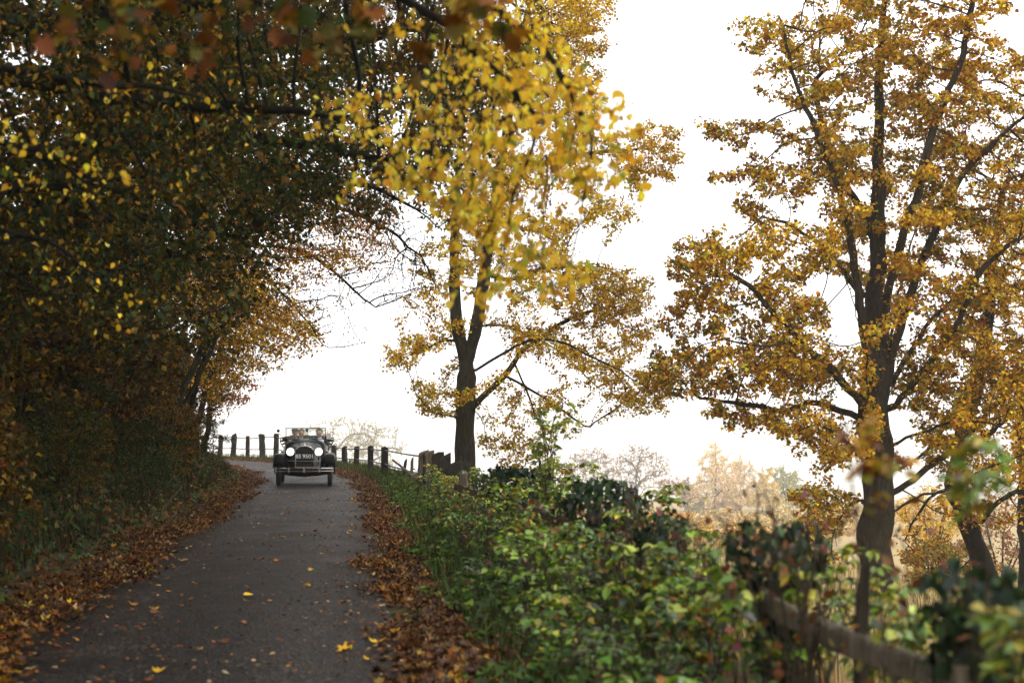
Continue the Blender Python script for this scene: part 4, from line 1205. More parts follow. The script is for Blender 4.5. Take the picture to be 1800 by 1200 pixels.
# ------------------------------------------------------------------ people riding in it
def person(label, x, y, seat_z, jacket, trousers, head_turn, hands, head_top, hair, cap=None, shirt=None, group='people riding in the open car'):
    rootm = car.matrix_basis
    W = Matrix.Translation(car.location) @ Matrix.Rotation(car.rotation_euler.z, 4, 'Z')
    sh = head_top - .37                        # shoulder height
    nodes, edges, rad = [], [], []
    def nd(p, r, parent=None):
        nodes.append(Vector(p)); rad.append(r)
        if parent is not None: edges.append((parent, len(nodes) - 1))
        return len(nodes) - 1
    pel = nd((x, y, seat_z + .1), .13)
    wst = nd((x, y - .01, (seat_z + sh) / 2 + .03), .125, pel)
    chs = nd((x, y - .01, sh - .08), .135, wst)
    nb = nd((x, y - .01, sh + .03), .07, chs)
    nk = nd((x, y - .025, sh + .10), .052, nb)
    jw = nd((x + head_turn * .02, y - .055, sh + .155), .068, nk)
    hd = nd((x + head_turn * .02, y - .045, sh + .235), .088, jw)
    tp = nd((x + head_turn * .02, y - .03, sh + .305), .072, hd)
    nd((x + head_turn * .05, y - .155, sh + .20), .013, hd)         # nose
    for s in (-1, 1):
        e = nd((x + head_turn * .02 + s * .093, y - .03, sh + .215), .016, hd)     # ear
        sl = nd((x + s * .17, y, sh - .01), .075, chs)
        h = hands[0] if s < 0 else hands[1]
        hx, hy, hz_ = h
        el = nd(((x + s * .25 + hx) / 2 + s * .09, (y + hy) / 2 + .05, min(sh - .26, (sh + hz_) / 2 - .1)), .05, sl)
        wr = nd((hx, hy + .07, hz_ - .015), .032, el)
        pm = nd((hx, hy, hz_), .034, wr)
        for f in range(4):
            k1 = nd((hx + (f - 1.5) * .02, hy - .05, hz_ + .005), .0105, pm)
            nd((hx + (f - 1.5) * .02, hy - .075 + .004 * abs(f - 1.5), hz_ - .03), .0095, k1)
        nd((hx - s * .045, hy - .03, hz_ - .01), .011, pm)
        hip = nd((x + s * .09, y - .05, seat_z + .08), .085, pel)
        kn = nd((x + s * .1, y - .47, seat_z + .12), .062, hip)
        an = nd((x + s * .1, y - .56, max(.58, seat_z - .2)), .042, kn)
        nd((x + s * .1, y - .68, max(.56, seat_z - .22)), .038, an)
    me = bpy.data.meshes.new('person')
    me.from_pydata([tuple(n) for n in nodes], edges, [])
    o = bpy.data.objects.new('person', me)
    COL.objects.link(o)
    md = o.modifiers.new('skin', 'SKIN'); md.use_smooth_shade = True
    for i, v in enumerate(me.skin_vertices[0].data):
        v.radius = (rad[i], rad[i]); v.use_root = (i == 0)
    me.skin_vertices[0].data[chs].radius = (.18, .12)
    me.skin_vertices[0].data[wst].radius = (.15, .12)
    ss = o.modifiers.new('smooth', 'SUBSURF'); ss.levels = 1; ss.render_levels = 1
    dg = bpy.context.evaluated_depsgraph_get()
    m2 = bpy.data.meshes.new_from_object(o.evaluated_get(dg))
    bpy.data.objects.remove(o)
    m2.materials.clear()
    for k in ('skin', jacket, trousers, shirt or jacket): m2.materials.append(M[k])
    for p in m2.polygons:
        c_ = p.center
        p.use_smooth = True
        near_hand = min((c_ - Vector(h)).length for h in hands) < .075
        p.material_index = 0 if (c_.z > sh + .075 or near_hand) else (2 if c_.z < seat_z + .16 and c_.y < y + .0 - .02 else (3 if (shirt and abs(c_.x - x) < .075 and c_.y < y - .05) else 1))
    body = bpy.data.objects.new('person', m2)
    COL.objects.link(body)
    body.matrix_world = W
    tag(body, label, 'person', group)
    # hair and eyes
    bm = bmesh.new()
    bmesh.ops.create_uvsphere(bm, u_segments=16, v_segments=10, radius=1)
    hx = x + head_turn * .02
    for v in list(bm.verts):
        if v.co.y < -.45 and v.co.z < .35: v.co.y = -.45
        v.co = Vector((hx + v.co.x * .1, y - .028 + v.co.y * .105, sh + .262 + max(v.co.z, -.75) * .088 + .004 * math.sin(v.co.x * 19) * math.cos(v.co.y * 17)))
    link('hair', bm_mesh('hair', bm, True), M[hair], body)
    for s in (-1, 1):
        link('eye', lathe('eye', [(-.006, 0), (-.004, .008), (0, .01)], 8, 'y', (hx + head_turn * .03 + s * .033, y - .128, sh + .235)), M['rubber'], body)
    if cap:
        bm = bmesh.new()
        bmesh.ops.create_uvsphere(bm, u_segments=18, v_segments=10, radius=1)
        for v in list(bm.verts):
            z = max(v.co.z, -.1)
            v.co = Vector((hx + v.co.x * .118, y - .045 + v.co.y * (.15 if v.co.y < 0 else .115), sh + .29 + z * .062))
        link('flat_cap', bm_mesh('flat_cap', bm, True), M[cap], body)
    return body
M['skin'] = plain('skin', (0.5, 0.27, 0.18), 0.5)
M['tweed'] = plain('olive_tweed', (0.12, 0.1, 0.055), 0.9)
M['suit'] = plain('dark_suit', (0.014, 0.015, 0.02), 0.8)
M['cream'] = plain('cream_cloth', (0.5, 0.45, 0.36), 0.8)
M['shirt'] = plain('white_shirt', (0.8, 0.8, 0.8), 0.7)
M['hair'] = plain('dark_hair', (0.018, 0.012, 0.009), 0.6)
M['fair_hair'] = plain('brown_hair', (0.1, 0.055, 0.025), 0.6)
person('driver in flat cap and olive jacket holding the steering wheel', -.33, 1.98, .76, 'tweed', 'suit', .3, [(-.47, 1.56, 1.27), (-.2, 1.56, 1.29)], 1.645, 'hair', 'tweed')
person('dark-haired passenger in dark suit and white shirt beside the driver', .40, 1.98, .76, 'suit', 'suit', -.8, [(.32, 1.62, .93), (.5, 1.62, .93)], 1.64, 'hair', None, 'shirt')
person('passenger with brown hair on the back seat behind the driver', -.17, 2.8, .78, 'cream', 'suit', .4, [(-.27, 2.42, .95), (-.08, 2.42, .95)], 1.63, 'fair_hair')
# ------------------------------------------------------------------ fallen leaves along the lane
def strip_points(rng, n, y0, y1, s_fun, pow_=1.0):
    """points beside the lane, closer together towards the camera"""
    i0, i1 = np.argmin(np.abs(LINE[:, 1] - y0)), np.argmin(np.abs(LINE[:, 1] - y1))
    a = LARC[i0] + (LARC[i1] - LARC[i0]) * rng.random(n) ** pow_
    s = s_fun(rng, n, a - LARC[i0])
    X = np.interp(a, LARC, LINE[:, 0]) + np.interp(a, LARC, LN[:, 0]) * s
    Y = np.interp(a, LARC, LINE[:, 1]) + np.interp(a, LARC, LN[:, 1]) * s
    return X, Y, s
PAL_LIT = P_((DIM(RUST, .6), 2.6), (DIM(BRN, .7), 3.4), (DIM(AMB, .5), 1.4), (DIM(TAN, .7), 1.2), (DIM(GOLD, .6), .5), ((0.04, 0.018, 0.008), 2.4))
def litter(rng, X, Y, s, lift, size, tilt, palette):
    n = len(X)
    on = np.abs(s) < 1.5
    z = np.where(on, 0.035 * (1 - (s / 1.5) ** 2) - 0.004, ground_h(X, Y)) + 0.006 + lift * rng.random(n) ** 2
    p = np.stack([X, Y, z], 1)
    az = rng.random(n) * 2 * math.pi
    tl = tilt * rng.standard_normal((n, 3))
    d = np.stack([np.cos(az), np.sin(az), np.zeros(n)], 1) + tl * np.array([0, 0, 0.8])
    nn = np.stack([tl[:, 0], tl[:, 1], np.ones(n)], 1)
    return p, d, nn, size * rng.uniform(0.55, 1.3, n), pal(rng, n, p, palette, jitter=0.3, field=2.0)
T_STARC = (np.column_stack([T_STAR[0][:, :2], [0, .3, .06, .3, .06, .3]]), T_STAR[1])
def litter_obj(A):
    near = A[0][:, 1] < 11.5
    o = link('leaf_litter', leaf_mesh('leaf_litter', [a[near] for a in A], T_PALMC), M['litter'])
    link('far_leaves', leaf_mesh('far_leaves', [a[~near] for a in A], T_STARC), M['litter'], o, 'stuff')
    return o
rl = np.random.default_rng(71)
X, Y, s = strip_points(rl, 25000, 3.5, 88, lambda r, n, a: 1.58 + 0.12 * np.sin(a * 0.8) + 0.12 * np.sin(a * 2.1) + r.normal(0, 0.1, n) - 0.2 * r.random(n) ** 3 + np.abs(r.normal(0, 0.36, n)), 1.5)
A1 = litter(rl, X, Y, s, 0.03, 0.075, 0.3, PAL_LIT)
o = litter_obj(A1); tag(o, 'thick drift of rust-brown fallen leaves along the fence-side verge', 'leaves', kind='stuff')
X, Y, s = strip_points(rl, 21000, 4, 88, lambda r, n, a: -(1.46 + 0.14 * np.sin(a * 0.7 + 2) + 0.1 * np.sin(a * 1.9) + r.normal(0, 0.12, n) - 0.25 * r.random(n) ** 3 + np.abs(r.normal(0, 0.46, n))), 1.5)
A2 = litter(rl, X, Y, s, 0.03, 0.075, 0.3, PAL_LIT)
o = litter_obj(A2); tag(o, 'brown fallen leaves banked along the wood-side edge of the lane', 'leaves', kind='stuff')
X, Y, s = strip_points(rl, 8000, 6, 80, lambda r, n, a: np.where(r.random(n) < .5, r.uniform(-1.45, 1.45, n), np.sign(r.random(n) - .5) * (1.45 - np.abs(r.normal(0, .22, n)))), 1.3)
A3 = litter(rl, X, Y, s, 0.008, 0.042, 0.2, P_((BRN, 3), (RUST, 2), (TAN, 1.2), (AMB, 1)))
o = link('leaf_fragments', leaf_mesh('leaf_fragments', A3, T_OVALC), M['litter']); tag(o, 'small scattered brown leaf scraps over the tarmac', 'leaves', kind='stuff')
# single leaves one can pick out on the tarmac
_fl = []
for (x, y, c, sz) in ((448, 1048, YEL, .13), (622, 1140, GOLD, .13), (668, 1126, YEL, .12), (670, 1064, TAN, .1), (652, 1157, GOLD, .07), (265, 1003, LEM, .12), (330, 986, TAN, .12), (325, 988, AMB, .1), (140, 1055, YEL, .1), (258, 1009, TAN, .1), (60, 1068, LEM, .13), (55, 1095, TAN, .12),
                      (690, 1010, AMB, .1), (645, 945, TAN, .09), (560, 935, BRN, .08), (500, 905, TAN, .09), (470, 960, RUST, .08), (395, 1130, BRN, .09), (520, 1110, BRN, .08), (290, 1180, GOLD, .09), (350, 1145, TAN, .08), (420, 985, BRN, .07), (600, 1060, RUST, .08), (580, 880, TAN, .1)):
    dY = CAM_H * FPX / max(y - 749, 20)
    _fl.append(((x - 900) / FPX * dY, dY, c, sz))
for k in range(36):
    Yk = rl.uniform(9.5, 38); p = lane_pt(Yk, rl.uniform(-1.35, 1.4))
    _fl.append((p[0], p[1], (BRN, RUST, TAN, AMB, GOLD)[rl.integers(5)], rl.uniform(.07, .11)))
fx = np.array([f[0] for f in _fl]); fy = np.array([f[1] for f in _fl])
AF = litter(rl, fx, fy, lane_s(fx, fy), 0.002, 1.0, 0.12, PAL_LIT)
fm = np_mesh('fallen_leaf', T_PALMC[0], T_PALMC[1]); fm.materials.append(M['litter_piece'])
fm2 = np_mesh('fallen_leaf', T_OVALC[0], T_OVALC[1]); fm2.materials.append(M['litter_piece'])
xx, yy, zz = frames(AF[1], AF[2])
for i, f in enumerate(_fl):
    o = bpy.data.objects.new('fallen_leaf', fm if i % 3 else fm2); COL.objects.link(o)
    m = Matrix.Identity(4)
    for r in range(3):
        m[r][0] = xx[i][r] * f[3]; m[r][1] = yy[i][r] * f[3]; m[r][2] = zz[i][r] * f[3]; m[r][3] = AF[0][i][r]
    o.matrix_world = m
    o.color = (*f[2], 1)
    own = {0: 'bright yellow fallen leaf alone on the lane, midway between us and the car', 1: 'golden fallen leaf on the tarmac nearest the fence-side leaf drift, close to us', 10: 'pale lemon fallen leaf at the wood-side edge of the tarmac'}
    tone = 'brown' if f[2] in (BRN, RUST) else ('tan' if f[2] == TAN else 'yellow-gold')
    tag(o, own.get(i, f'single {tone} fallen leaf lying flat on the bare tarmac'), 'leaf', 'single fallen leaves on the tarmac')

# ------------------------------------------------------------------ grass and low growth
def grass_mesh(name, X, Y, h, rng, palette, width=0.008, lean=0.5):
    n = len(X)
    z = ground_h(X, Y)
    b = np.stack([X, Y, z - 0.02], 1)
    az = rng.random(n) * 2 * math.pi
    side = np.stack([np.cos(az), np.sin(az), np.zeros(n)], 1)
    ln = np.stack([-np.sin(az), np.cos(az), np.zeros(n)], 1) * (lean * np.abs(rng.standard_normal(n)))[:, None]
    up = np.array([0, 0, 1.0])
    H = (h * rng.uniform(0.45, 1.25, n))[:, None]
    w = width * rng.uniform(.6, 1.4, n)[:, None]
    m = b + (up * 0.55 + ln * 0.25) * H
    t = b + (up * 0.9 + ln * 0.9) * H
    V = np.stack([b - side * w, b + side * w, m + side * w * .8, m - side * w * .8, t], 1).reshape(-1, 3)
    k = np.arange(n)[:, None] * 5
    F = np.concatenate([k + np.array([[0, 1, 2]]), k + np.array([[0, 2, 3]]), k + np.array([[3, 2, 4]])])
    return np_mesh(name, V, F, np.repeat(pal(rng, n, b, palette, field=1.5), 5, 0))
PAL_GR = P_(((0.05, 0.085, 0.012), 3), ((0.03, 0.055, 0.01), 2.4), ((0.1, 0.095, 0.025), 1.2), ((0.14, 0.1, 0.045), .6))
PAL_DRY = P_(((0.045, 0.03, 0.012), 3), ((0.02, 0.024, 0.007), 2.4), ((0.08, 0.05, 0.02), 1), ((0.016, 0.026, 0.006), 2))  # dry grass tones, with the bank's shade darkened into them
rg = np.random.default_rng(72)
X, Y, s = strip_points(rg, 15000, 5, 90, lambda r, n, a: 2.05 + np.abs(r.normal(0, .75, n)), 1.1)
o = link('grass', grass_mesh('grass', X, Y, .27, rg, PAL_GR, .007), M['leaf']); tag(o, 'long green grass along the foot of the roadside fence', 'grass', kind='stuff')
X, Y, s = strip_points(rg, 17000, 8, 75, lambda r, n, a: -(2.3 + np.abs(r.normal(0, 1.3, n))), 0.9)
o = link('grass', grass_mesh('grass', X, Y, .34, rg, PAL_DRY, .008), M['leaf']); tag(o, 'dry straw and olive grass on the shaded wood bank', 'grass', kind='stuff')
X = rg.uniform(1, 32, 14000); Y = 7 + 70 * rg.random(14000) ** 1.3
ok = lane_s(X, Y) > 4.0
o = link('grass', grass_mesh('grass', X[ok], Y[ok], .5, rg, P_(((0.3, 0.22, 0.09), 3), ((0.2, 0.17, 0.05), 2), ((0.34, 0.2, 0.06), 1.5)), .012), M['leaf']); tag(o, 'rough tawny field grass below the fence around the maple', 'grass', kind='stuff')

X, Y, s = strip_points(rg, 5000, 11, 24, lambda r, n, a: -(2.5 + np.abs(r.normal(0, .6, n))), 1.0)
o = link('grass', grass_mesh('grass', X, Y, .2, rg, P_(((0.04, 0.08, 0.01), 3), ((0.03, 0.06, 0.01), 2)), .009), M['leaf']); tag(o, 'patch of fresh green grass at the foot of the wood bank', 'grass', kind='stuff')
# low leafy cover on the wood bank
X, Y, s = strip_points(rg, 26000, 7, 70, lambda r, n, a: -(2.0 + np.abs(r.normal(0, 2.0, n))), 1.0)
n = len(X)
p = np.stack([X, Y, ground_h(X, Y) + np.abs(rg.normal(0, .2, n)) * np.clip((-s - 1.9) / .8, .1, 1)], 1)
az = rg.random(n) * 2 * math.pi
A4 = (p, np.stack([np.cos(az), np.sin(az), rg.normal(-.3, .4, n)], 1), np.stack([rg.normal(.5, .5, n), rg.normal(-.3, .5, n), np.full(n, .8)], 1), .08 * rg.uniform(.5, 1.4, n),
      pal(rg, n, p, P_((DIM(GRN, .7), 2.4), (DKG, 2.4), (DIM(OLI, .4), 1.4), (DIM(BRN, .5), 2.0), (DIM(RUST, .5), 1.6), (DIM(AMB, .4), 1.0)), field=1.2))  # leaf tones dimmed, shade under the wood included in the colour
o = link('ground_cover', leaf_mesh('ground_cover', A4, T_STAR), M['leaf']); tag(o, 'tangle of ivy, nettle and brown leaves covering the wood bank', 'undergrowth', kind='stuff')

# low weeds creeping out of the fence side over the leaf drift
X, Y, s = strip_points(rg, 7000, 6, 42, lambda r, n, a: 1.95 + 0.12 * np.sin(a * 1.3) + np.abs(r.normal(0, .6, n)), 1.3)
n = len(X)
clump = np.sin(X * 3.1 + Y * 1.7) + np.sin(Y * 2.3 - X) > -.5
X, Y, s = X[clump], Y[clump], s[clump]; n = len(X)
p = np.stack([X, Y, ground_h(X, Y) + .03 + np.abs(rg.normal(0, .16, n)) * np.clip((s - 1.9) / .5, .1, 1)], 1)
az = rg.random(n) * 2 * math.pi
A5 = (p, np.stack([np.cos(az), np.sin(az), rg.normal(0, .4, n)], 1), np.stack([rg.normal(-.2, .5, n), rg.normal(-.3, .5, n), np.full(n, .8)], 1), .075 * rg.uniform(.5, 1.4, n),
      pal(rg, n, p, P_(((0.06, 0.12, 0.012), 3), ((0.03, 0.06, 0.01), 2.4), ((0.14, 0.18, 0.02), 1), (DIM(BRN), 1.4)), field=1.2))
o = link('verge_weeds', leaf_mesh('verge_weeds', A5, T_STAR), M['leaf']); tag(o, 'low green nettles and weeds creeping over the fence-side leaf drift', 'weeds', kind='stuff')

# ------------------------------------------------------------------ shrubs of the hedge bank: four grown, the rest copies of them
def shrub(seed, h, r, palette, leafsz, n_pads=60, per=8):
    rng = np.random.default_rng(seed)
    L = [[np.array((0, 0, -.1)), np.array((.05, 0, h * .3)), np.array((.1, .05, h * .6))]]
    for k in range(5):
        a = k * 1.25 + rng.random()
        L.append([np.array((0, 0, 0.02)), np.array((math.cos(a) * r * .35, math.sin(a) * r * .35, h * .4)), np.array((math.cos(a) * r * .7, math.sin(a) * r * .7, h * .8))])
    att = pads(rng, [((0, 0, h * .55), (r, r, h * .5), 1)], n_pads, .32, 9)
    att = att[att[:, 2] > .1]
    return tree('hedge_shrub', 'leafy hedge shrub crowding the shaded wood bank', (0, 0, 0), L, att, seed, .035, tip_r=.004, step=.17, kill=.2, reach=1.5, per=per, spread_=.16, leaf=leafsz,
                palette=palette, max_tips=3, tpl=T_STAR if leafsz > .07 else T_KITE, bark='bark_dark', group='hedge shrubs on the wood bank', cat='shrub', flare=.2, stem_name='stem', crown='foliage')
def copy_thing(o):
    c = o.copy(); COL.objects.link(c)
    for ch in o.children:
        k = ch.copy(); COL.objects.link(k); k.parent = c
    return c
protos = [shrub(81, 2.3, 1.3, P_((DIM(GRN, .6), 2.6), (DIM(OLI, .4), 2), (DIM(DKG, .8), 2), (DIM(AMB, .3), .8)), .07, 130, 16), shrub(82, 2.8, 1.2, P_((DIM(BRN, .4), 2), (DIM(RUST, .45), 2), (DIM(OLI, .28), 1.4), (DIM(GOLD, .35), 1.2), (DIM(GRN, .3), .6)), .08, 130, 15),
          shrub(83, 1.7, 1.1, P_((DIM(DKG, .8), 3), (DIM(GRN, .6), 2.6), (DIM(OLI, .4), 1)), .06, 120, 16), shrub(84, 2.2, 1.2, P_((DIM(GOLD, .4), 1.6), (DIM(OLI, .4), 2), (DIM(AMB, .4), 1.6), (DIM(GRN, .3), 1.2)), .075, 120, 15)]  # shrub leaf colours darkened to take in the shade on the bank
rs_ = np.random.default_rng(85)
used = set()
spots = []
for Yw in np.arange(10.5, 56, 2.1):
    for s in (-3.3, -4.6, -6.2):
        if (Yw > 42 and s > -4) or (Yw > 47 and s > -6): continue
        spots.append((Yw + rs_.normal(0, .5), s + rs_.normal(0, .35)))
for i, (Yw, s) in enumerate(spots):
    k = int(rs_.integers(4))
    b = lane_base(Yw, s)
    o = protos[k] if k not in used else copy_thing(protos[k])
    used.add(k)
    o.location = (b[0], b[1], b[2] - .03)
    sc = rs_.uniform(.8, 1.25) * (0.72 if s > -4.0 else (1.15 if s > -5 else 1.6))
    o.scale = (sc, sc, sc * rs_.uniform(.9, 1.2))
    o.rotation_euler = (0, rs_.normal(0.08, .06), rs_.uniform(0, 6.28))

# slim poles rising through the hedge bank
for i in range(16):
    rng = np.random.default_rng(860 + i)
    b = lane_base(20 + i * 1.55 + rng.normal(0, .3), -3.7 - 1.3 * rng.random()) - np.array((0, 0, .1))
    h = rng.uniform(3.2, 5.5); ln = np.array((rng.uniform(.3, 1.5), rng.normal(0, .4), 0))
    t = b + ln + np.array((0, 0, h))
    att = pads(rng, [(t - np.array((0, 0, h * .12)), (.9, .9, h * .25), 1)], 18, .3, 7)
    tree('hedge_pole', 'slim bare-stemmed sapling leaning up out of the wood bank', b, [[b, b + ln * .2 + np.array((0, 0, h * .4)), b + ln * .6 + np.array((0, 0, h * .75)), t]], att, 860 + i, rng.uniform(.025, .05), tip_r=.004, step=.2, kill=.22, reach=2, per=2.0, spread_=.15, leaf=.075,
         palette=PAL_WARM_SHADE, tpl=T_KITE, bark='bark_pale', flare=.2, group='slim saplings on the wood bank', cat='sapling', stem_name='stem', crown='foliage')

# a pale bare stick or two on the bank
for (pts, lab) in (((( 283, 905, 0), (296, 890, .1), (310, 874, .1), (320, 862, .15)), 'pale bare branch propped in the leaves at the foot of the wood bank'), (((262, 905, .2), (255, 885, .2), (246, 868, .3)), 'thin grey fallen twig stuck upright in the bank leaves')):
    q = [px(x, y, 26 + d) for x, y, d in pts]
    q[0][2] = gz(q[0][0], q[0][1])
    dz = q[0][2] - px(pts[0][0], pts[0][1], 26)[2]
    for e in q[1:]: e[2] += dz
    o = link('fallen_branch', tube_mesh('fallen_branch', [(np.array(q), np.linspace(.035, .015, len(q)))]), M['twig']); tag(o, lab, 'branch')
# ------------------------------------------------------------------ ivy on the fence posts
PAL_IVY = P_(((0.01, 0.022, 0.01), 3), ((0.018, 0.04, 0.013), 2), ((0.035, 0.065, 0.016), 1), ((0.03, 0.045, 0.035), .5))
def ivy(label, q, z, h, r, n, seed, leafsz=.055, bulge=1.5, npiece=60, low=.15):
    rng = np.random.default_rng(seed)
    root = empty('ivy_plant', (q[0], q[1], z))
    tag(root, label, 'ivy', None)
    stems = []
    for k in range(5):
        a = rng.uniform(0, 6.28)
        t = np.linspace(0, 1, 14)
        rr = r * (0.5 + .15 * np.sin(t * 6 + k))
        stems.append((np.stack([np.cos(a + t * 1.6) * rr, np.sin(a + t * 1.6) * rr, t * h - .03], 1), np.linspace(.016, .006, 14)))
    for st in stems:
        link('stem', tube_mesh('stem', [st]), M['twig'], root)
    f = rng.random(n)
    zz = low * h + (1.06 - low) * h * f ** .75
    rad = r * (0.55 + bulge * .55 * np.exp(-((zz / h - .88) / .22) ** 2) + .22 * np.sin(zz * 9 + seed)) * rng.uniform(.55, 1.1, n)
    a = rng.uniform(0, 2 * math.pi, n)
    p = np.stack([np.cos(a) * rad, np.sin(a) * rad, zz + rng.normal(0, .02, n)], 1)
    out = np.stack([np.cos(a), np.sin(a), .35 + .5 * f], 1)
    nn = out + .45 * rng.standard_normal((n, 3))
    d = np.stack([-np.sin(a) * rng.normal(0, .6, n), np.cos(a) * rng.normal(0, .6, n), -np.ones(n)], 1) + .3 * rng.standard_normal((n, 3))
    A = (p + np.array((q[0], q[1], z)), d, nn, leafsz * rng.uniform(.5, 1.35, n), pal(rng, n, p * 3, PAL_IVY, jitter=.25))
    build_leaves(root, A, T_IVY, M['ivy'], M['ivy_piece'], npiece, (q[0], q[1], z))
    return root
np_ = near_pts
ivy('glossy dark ivy heaped on the fence post by the right edge of the photo', np_[0][0], np_[0][1], np_[0][2] + .06, .16, 700, 91, .055, 1.4)
ivy('grey-green ivy crowning the fence post in front of the maple trunk', np_[1][0], np_[1][1], np_[1][2] + .06, .19, 950, 92, .055, 1.6)
ivy('small dark ivy cap on the fence post half sunk in brambles', np_[2][0], np_[2][1], np_[2][2] + .08, .2, 750, 93, .055, 1.2)
ivy('dark ivy mound on the middle fence post above the brambles', np_[3][0], np_[3][1], np_[3][2] + .12, .3, 1300, 94, .06, 1.2)
ivy('broad ivy thicket swallowing the fence post right of the sycamore', np_[4][0], np_[4][1], np_[4][2] + .1, .42, 1900, 95, .065, .9, 60, .05)

# ------------------------------------------------------------------ brambles
PAL_BR = P_(((0.1, 0.19, 0.015), 2.6), ((0.22, 0.34, 0.025), 2.6), ((0.03, 0.065, 0.01), 2.2), ((0.4, 0.44, 0.05), 1.2), ((0.28, 0.08, 0.015), .2), ((0.45, 0.32, 0.03), .3))
def bramble(name, label, x, y, h, spread_, n_st, seed, palette=PAL_BR, leafsz=.068, npiece=40, gap=.055, lean=(0, 0), tpl=T_OVAL, cat='bramble', stem_r=.006, group=None, low=.12):
    rng = np.random.default_rng(seed)
    z = gz(x, y)
    root = empty(name, (x, y, z)); tag(root, label, cat, group)
    L = Leaves(); st = []
    for k in range(n_st):
        a = rng.uniform(0, 2 * math.pi)
        ln = spread_ * rng.uniform(.35, 1.1)
        hh = h * rng.uniform(.55, 1.15)
        dx, dy = math.cos(a) * ln + lean[0], math.sin(a) * ln + lean[1]
        t = np.linspace(0, 1, 16)
        zz = hh * np.sin(t * math.pi * rng.uniform(.55, .8)) 
        c = np.stack([rng.normal(0, .06) + dx * t ** 1.2 + .03 * np.sin(t * 7 + k), rng.normal(0, .06) + dy * t ** 1.2 + .03 * np.cos(t * 8 + k), zz - .02], 1)
        st.append((c, np.linspace(stem_r, stem_r * .4, 16)))
        tot = np.linalg.norm(np.diff(c, axis=0), axis=1).sum()
        m = max(3, int(tot / gap))
        u = rng.uniform(low, 1, m)
        ci = np.stack([np.interp(u, t, c[:, i]) for i in range(3)], 1)
        az = rng.uniform(0, 2 * math.pi, m)
        for off in (-.9, 0, .9):                              # three leaflets
            d = np.stack([np.cos(az + off), np.sin(az + off), rng.normal(-.15, .3, m)], 1)
            nn = np.stack([rng.normal(0, .4, m), rng.normal(-.1, .4, m), np.ones(m)], 1)
            pp = ci + np.stack([np.cos(az), np.sin(az), np.zeros(m)], 1) * .035 + unit(d) * .008
            L.add(pp, d, nn, leafsz * rng.uniform(.55, 1.3, m) * (1.1 if off == 0 else .9), pal(rng, m, ci * 2 + seed, palette))
    for s_ in st:
        link('stem', tube_mesh('stem', [s_]), M['twig'], root)
    A = list(L.arrays())
    A[0] = A[0] + np.array((x, y, z))
    build_leaves(root, A, tpl, M['bramble'], M['bramble_piece'], npiece, (x, y, z))
    return root
def on_lane(Yw, s):
    q = lane_pt(Yw, s); return q[0], q[1]
rb = np.random.default_rng(96)
BR = 'green leafy bramble sprawling between the leaf drift and the near fence'
PAL_BD = P_(((0.03, 0.07, 0.012), 2.4), ((0.08, 0.15, 0.015), 2.6), ((0.16, 0.24, 0.02), 1.4), (DIM(BRN), .7))
PAL_BY = P_(((0.32, 0.36, 0.03), 2.4), ((0.12, 0.21, 0.018), 2.4), ((0.4, 0.32, 0.03), .8), ((0.03, 0.06, 0.01), 1.4), (RUST, .3))
KINDS_ = ((BR, PAL_BR, .062, T_OVAL, .07), ('dark small-leaved nettle clump between the leaf drift and the near fence', PAL_BD, .05, T_KITE, .045), ('yellowing broad-leaved bramble between the leaf drift and the near fence', PAL_BY, .075, T_OVAL, .08))
for j, (Yw, s, h, sp, n, kd) in enumerate(((6.6, 2.6, .45, .4, 10, 0), (7.2, 2.7, .5, .4, 10, 1), (7.8, 3.05, .6, .4, 10, 2), (8.3, 2.5, .4, .4, 10, 1), (8.6, 3.0, .65, .45, 11, 0), (9.2, 2.6, .5, .45, 11, 0), (9.3, 3.1, .75, .45, 11, 2), (8.0, 3.2, .85, .35, 9, 0), (9.0, 3.25, .9, .35, 9, 1), (6.9, 3.15, .8, .3, 7, 2), (10.2, 2.4, .35, .4, 9, 1), (10.4, 3.0, .75, .5, 12, 1),
                         (11.2, 2.7, .7, .5, 12, 0), (11.6, 3.2, .8, .45, 12, 0), (12.3, 2.4, .4, .45, 10, 1), (12.8, 2.9, .8, .5, 13, 2), (13.8, 2.6, .5, .5, 11, 1), (14.4, 3.1, .95, .5, 13, 0), (15.4, 2.7, .6, .55, 12, 1), (16.4, 3.0, .85, .55, 13, 0), (17.4, 2.6, .5, .5, 11, 2), (18.4, 3.0, .9, .6, 13, 1), (20.5, 2.9, .6, .6, 12, 0),
                         (23, 2.9, .6, .6, 12, 1), (26, 3.0, .6, .6, 10, 0), (29, 3.0, .6, .6, 10, 2), (6.6, 3.9, .85, .45, 11, 2), (7.6, 4.0, .9, .5, 11, 0), (8.8, 4.0, .8, .5, 9, 2), (5.6, 4.0, .8, .45, 10, 2), (11.5, 4.0, .8, .5, 10, 0), (13.4, 3.9, 1.0, .5, 12, 2), (16, 3.9, 1.1, .6, 12, 0))):
    x, y = on_lane(Yw, s)
    lab, pl_, ls, tp_, gp = KINDS_[kd]
    bramble('bramble_bush' if kd != 1 else 'nettle_clump', lab if s < 3.5 else 'bramble growing on the field side of the near fence', x, y, h, sp, n, int(rb.integers(1e6)), palette=pl_, leafsz=ls, tpl=tp_, npiece=22 if kd != 1 else 0, group=('brambles before the near fence', 'nettles before the near fence', 'yellowing brambles before the near fence')[kd] if s < 3.5 else 'brambles behind the near fence', gap=gp, cat='bramble' if kd != 1 else 'nettles')
x, y = 1.42, 4.3
bramble('bramble_shoots', 'tall blurred bramble shoots with lime and crimson leaves near the right edge', x + .02, y, 1.42, .25, 6, 301, P_(((0.24, 0.32, 0.04), 3), ((0.12, 0.2, 0.025), 2.4), ((0.4, 0.3, 0.03), .8), ((0.14, 0.03, 0.018), .6)), .055, 60, .075, (.14, 0), low=.62)
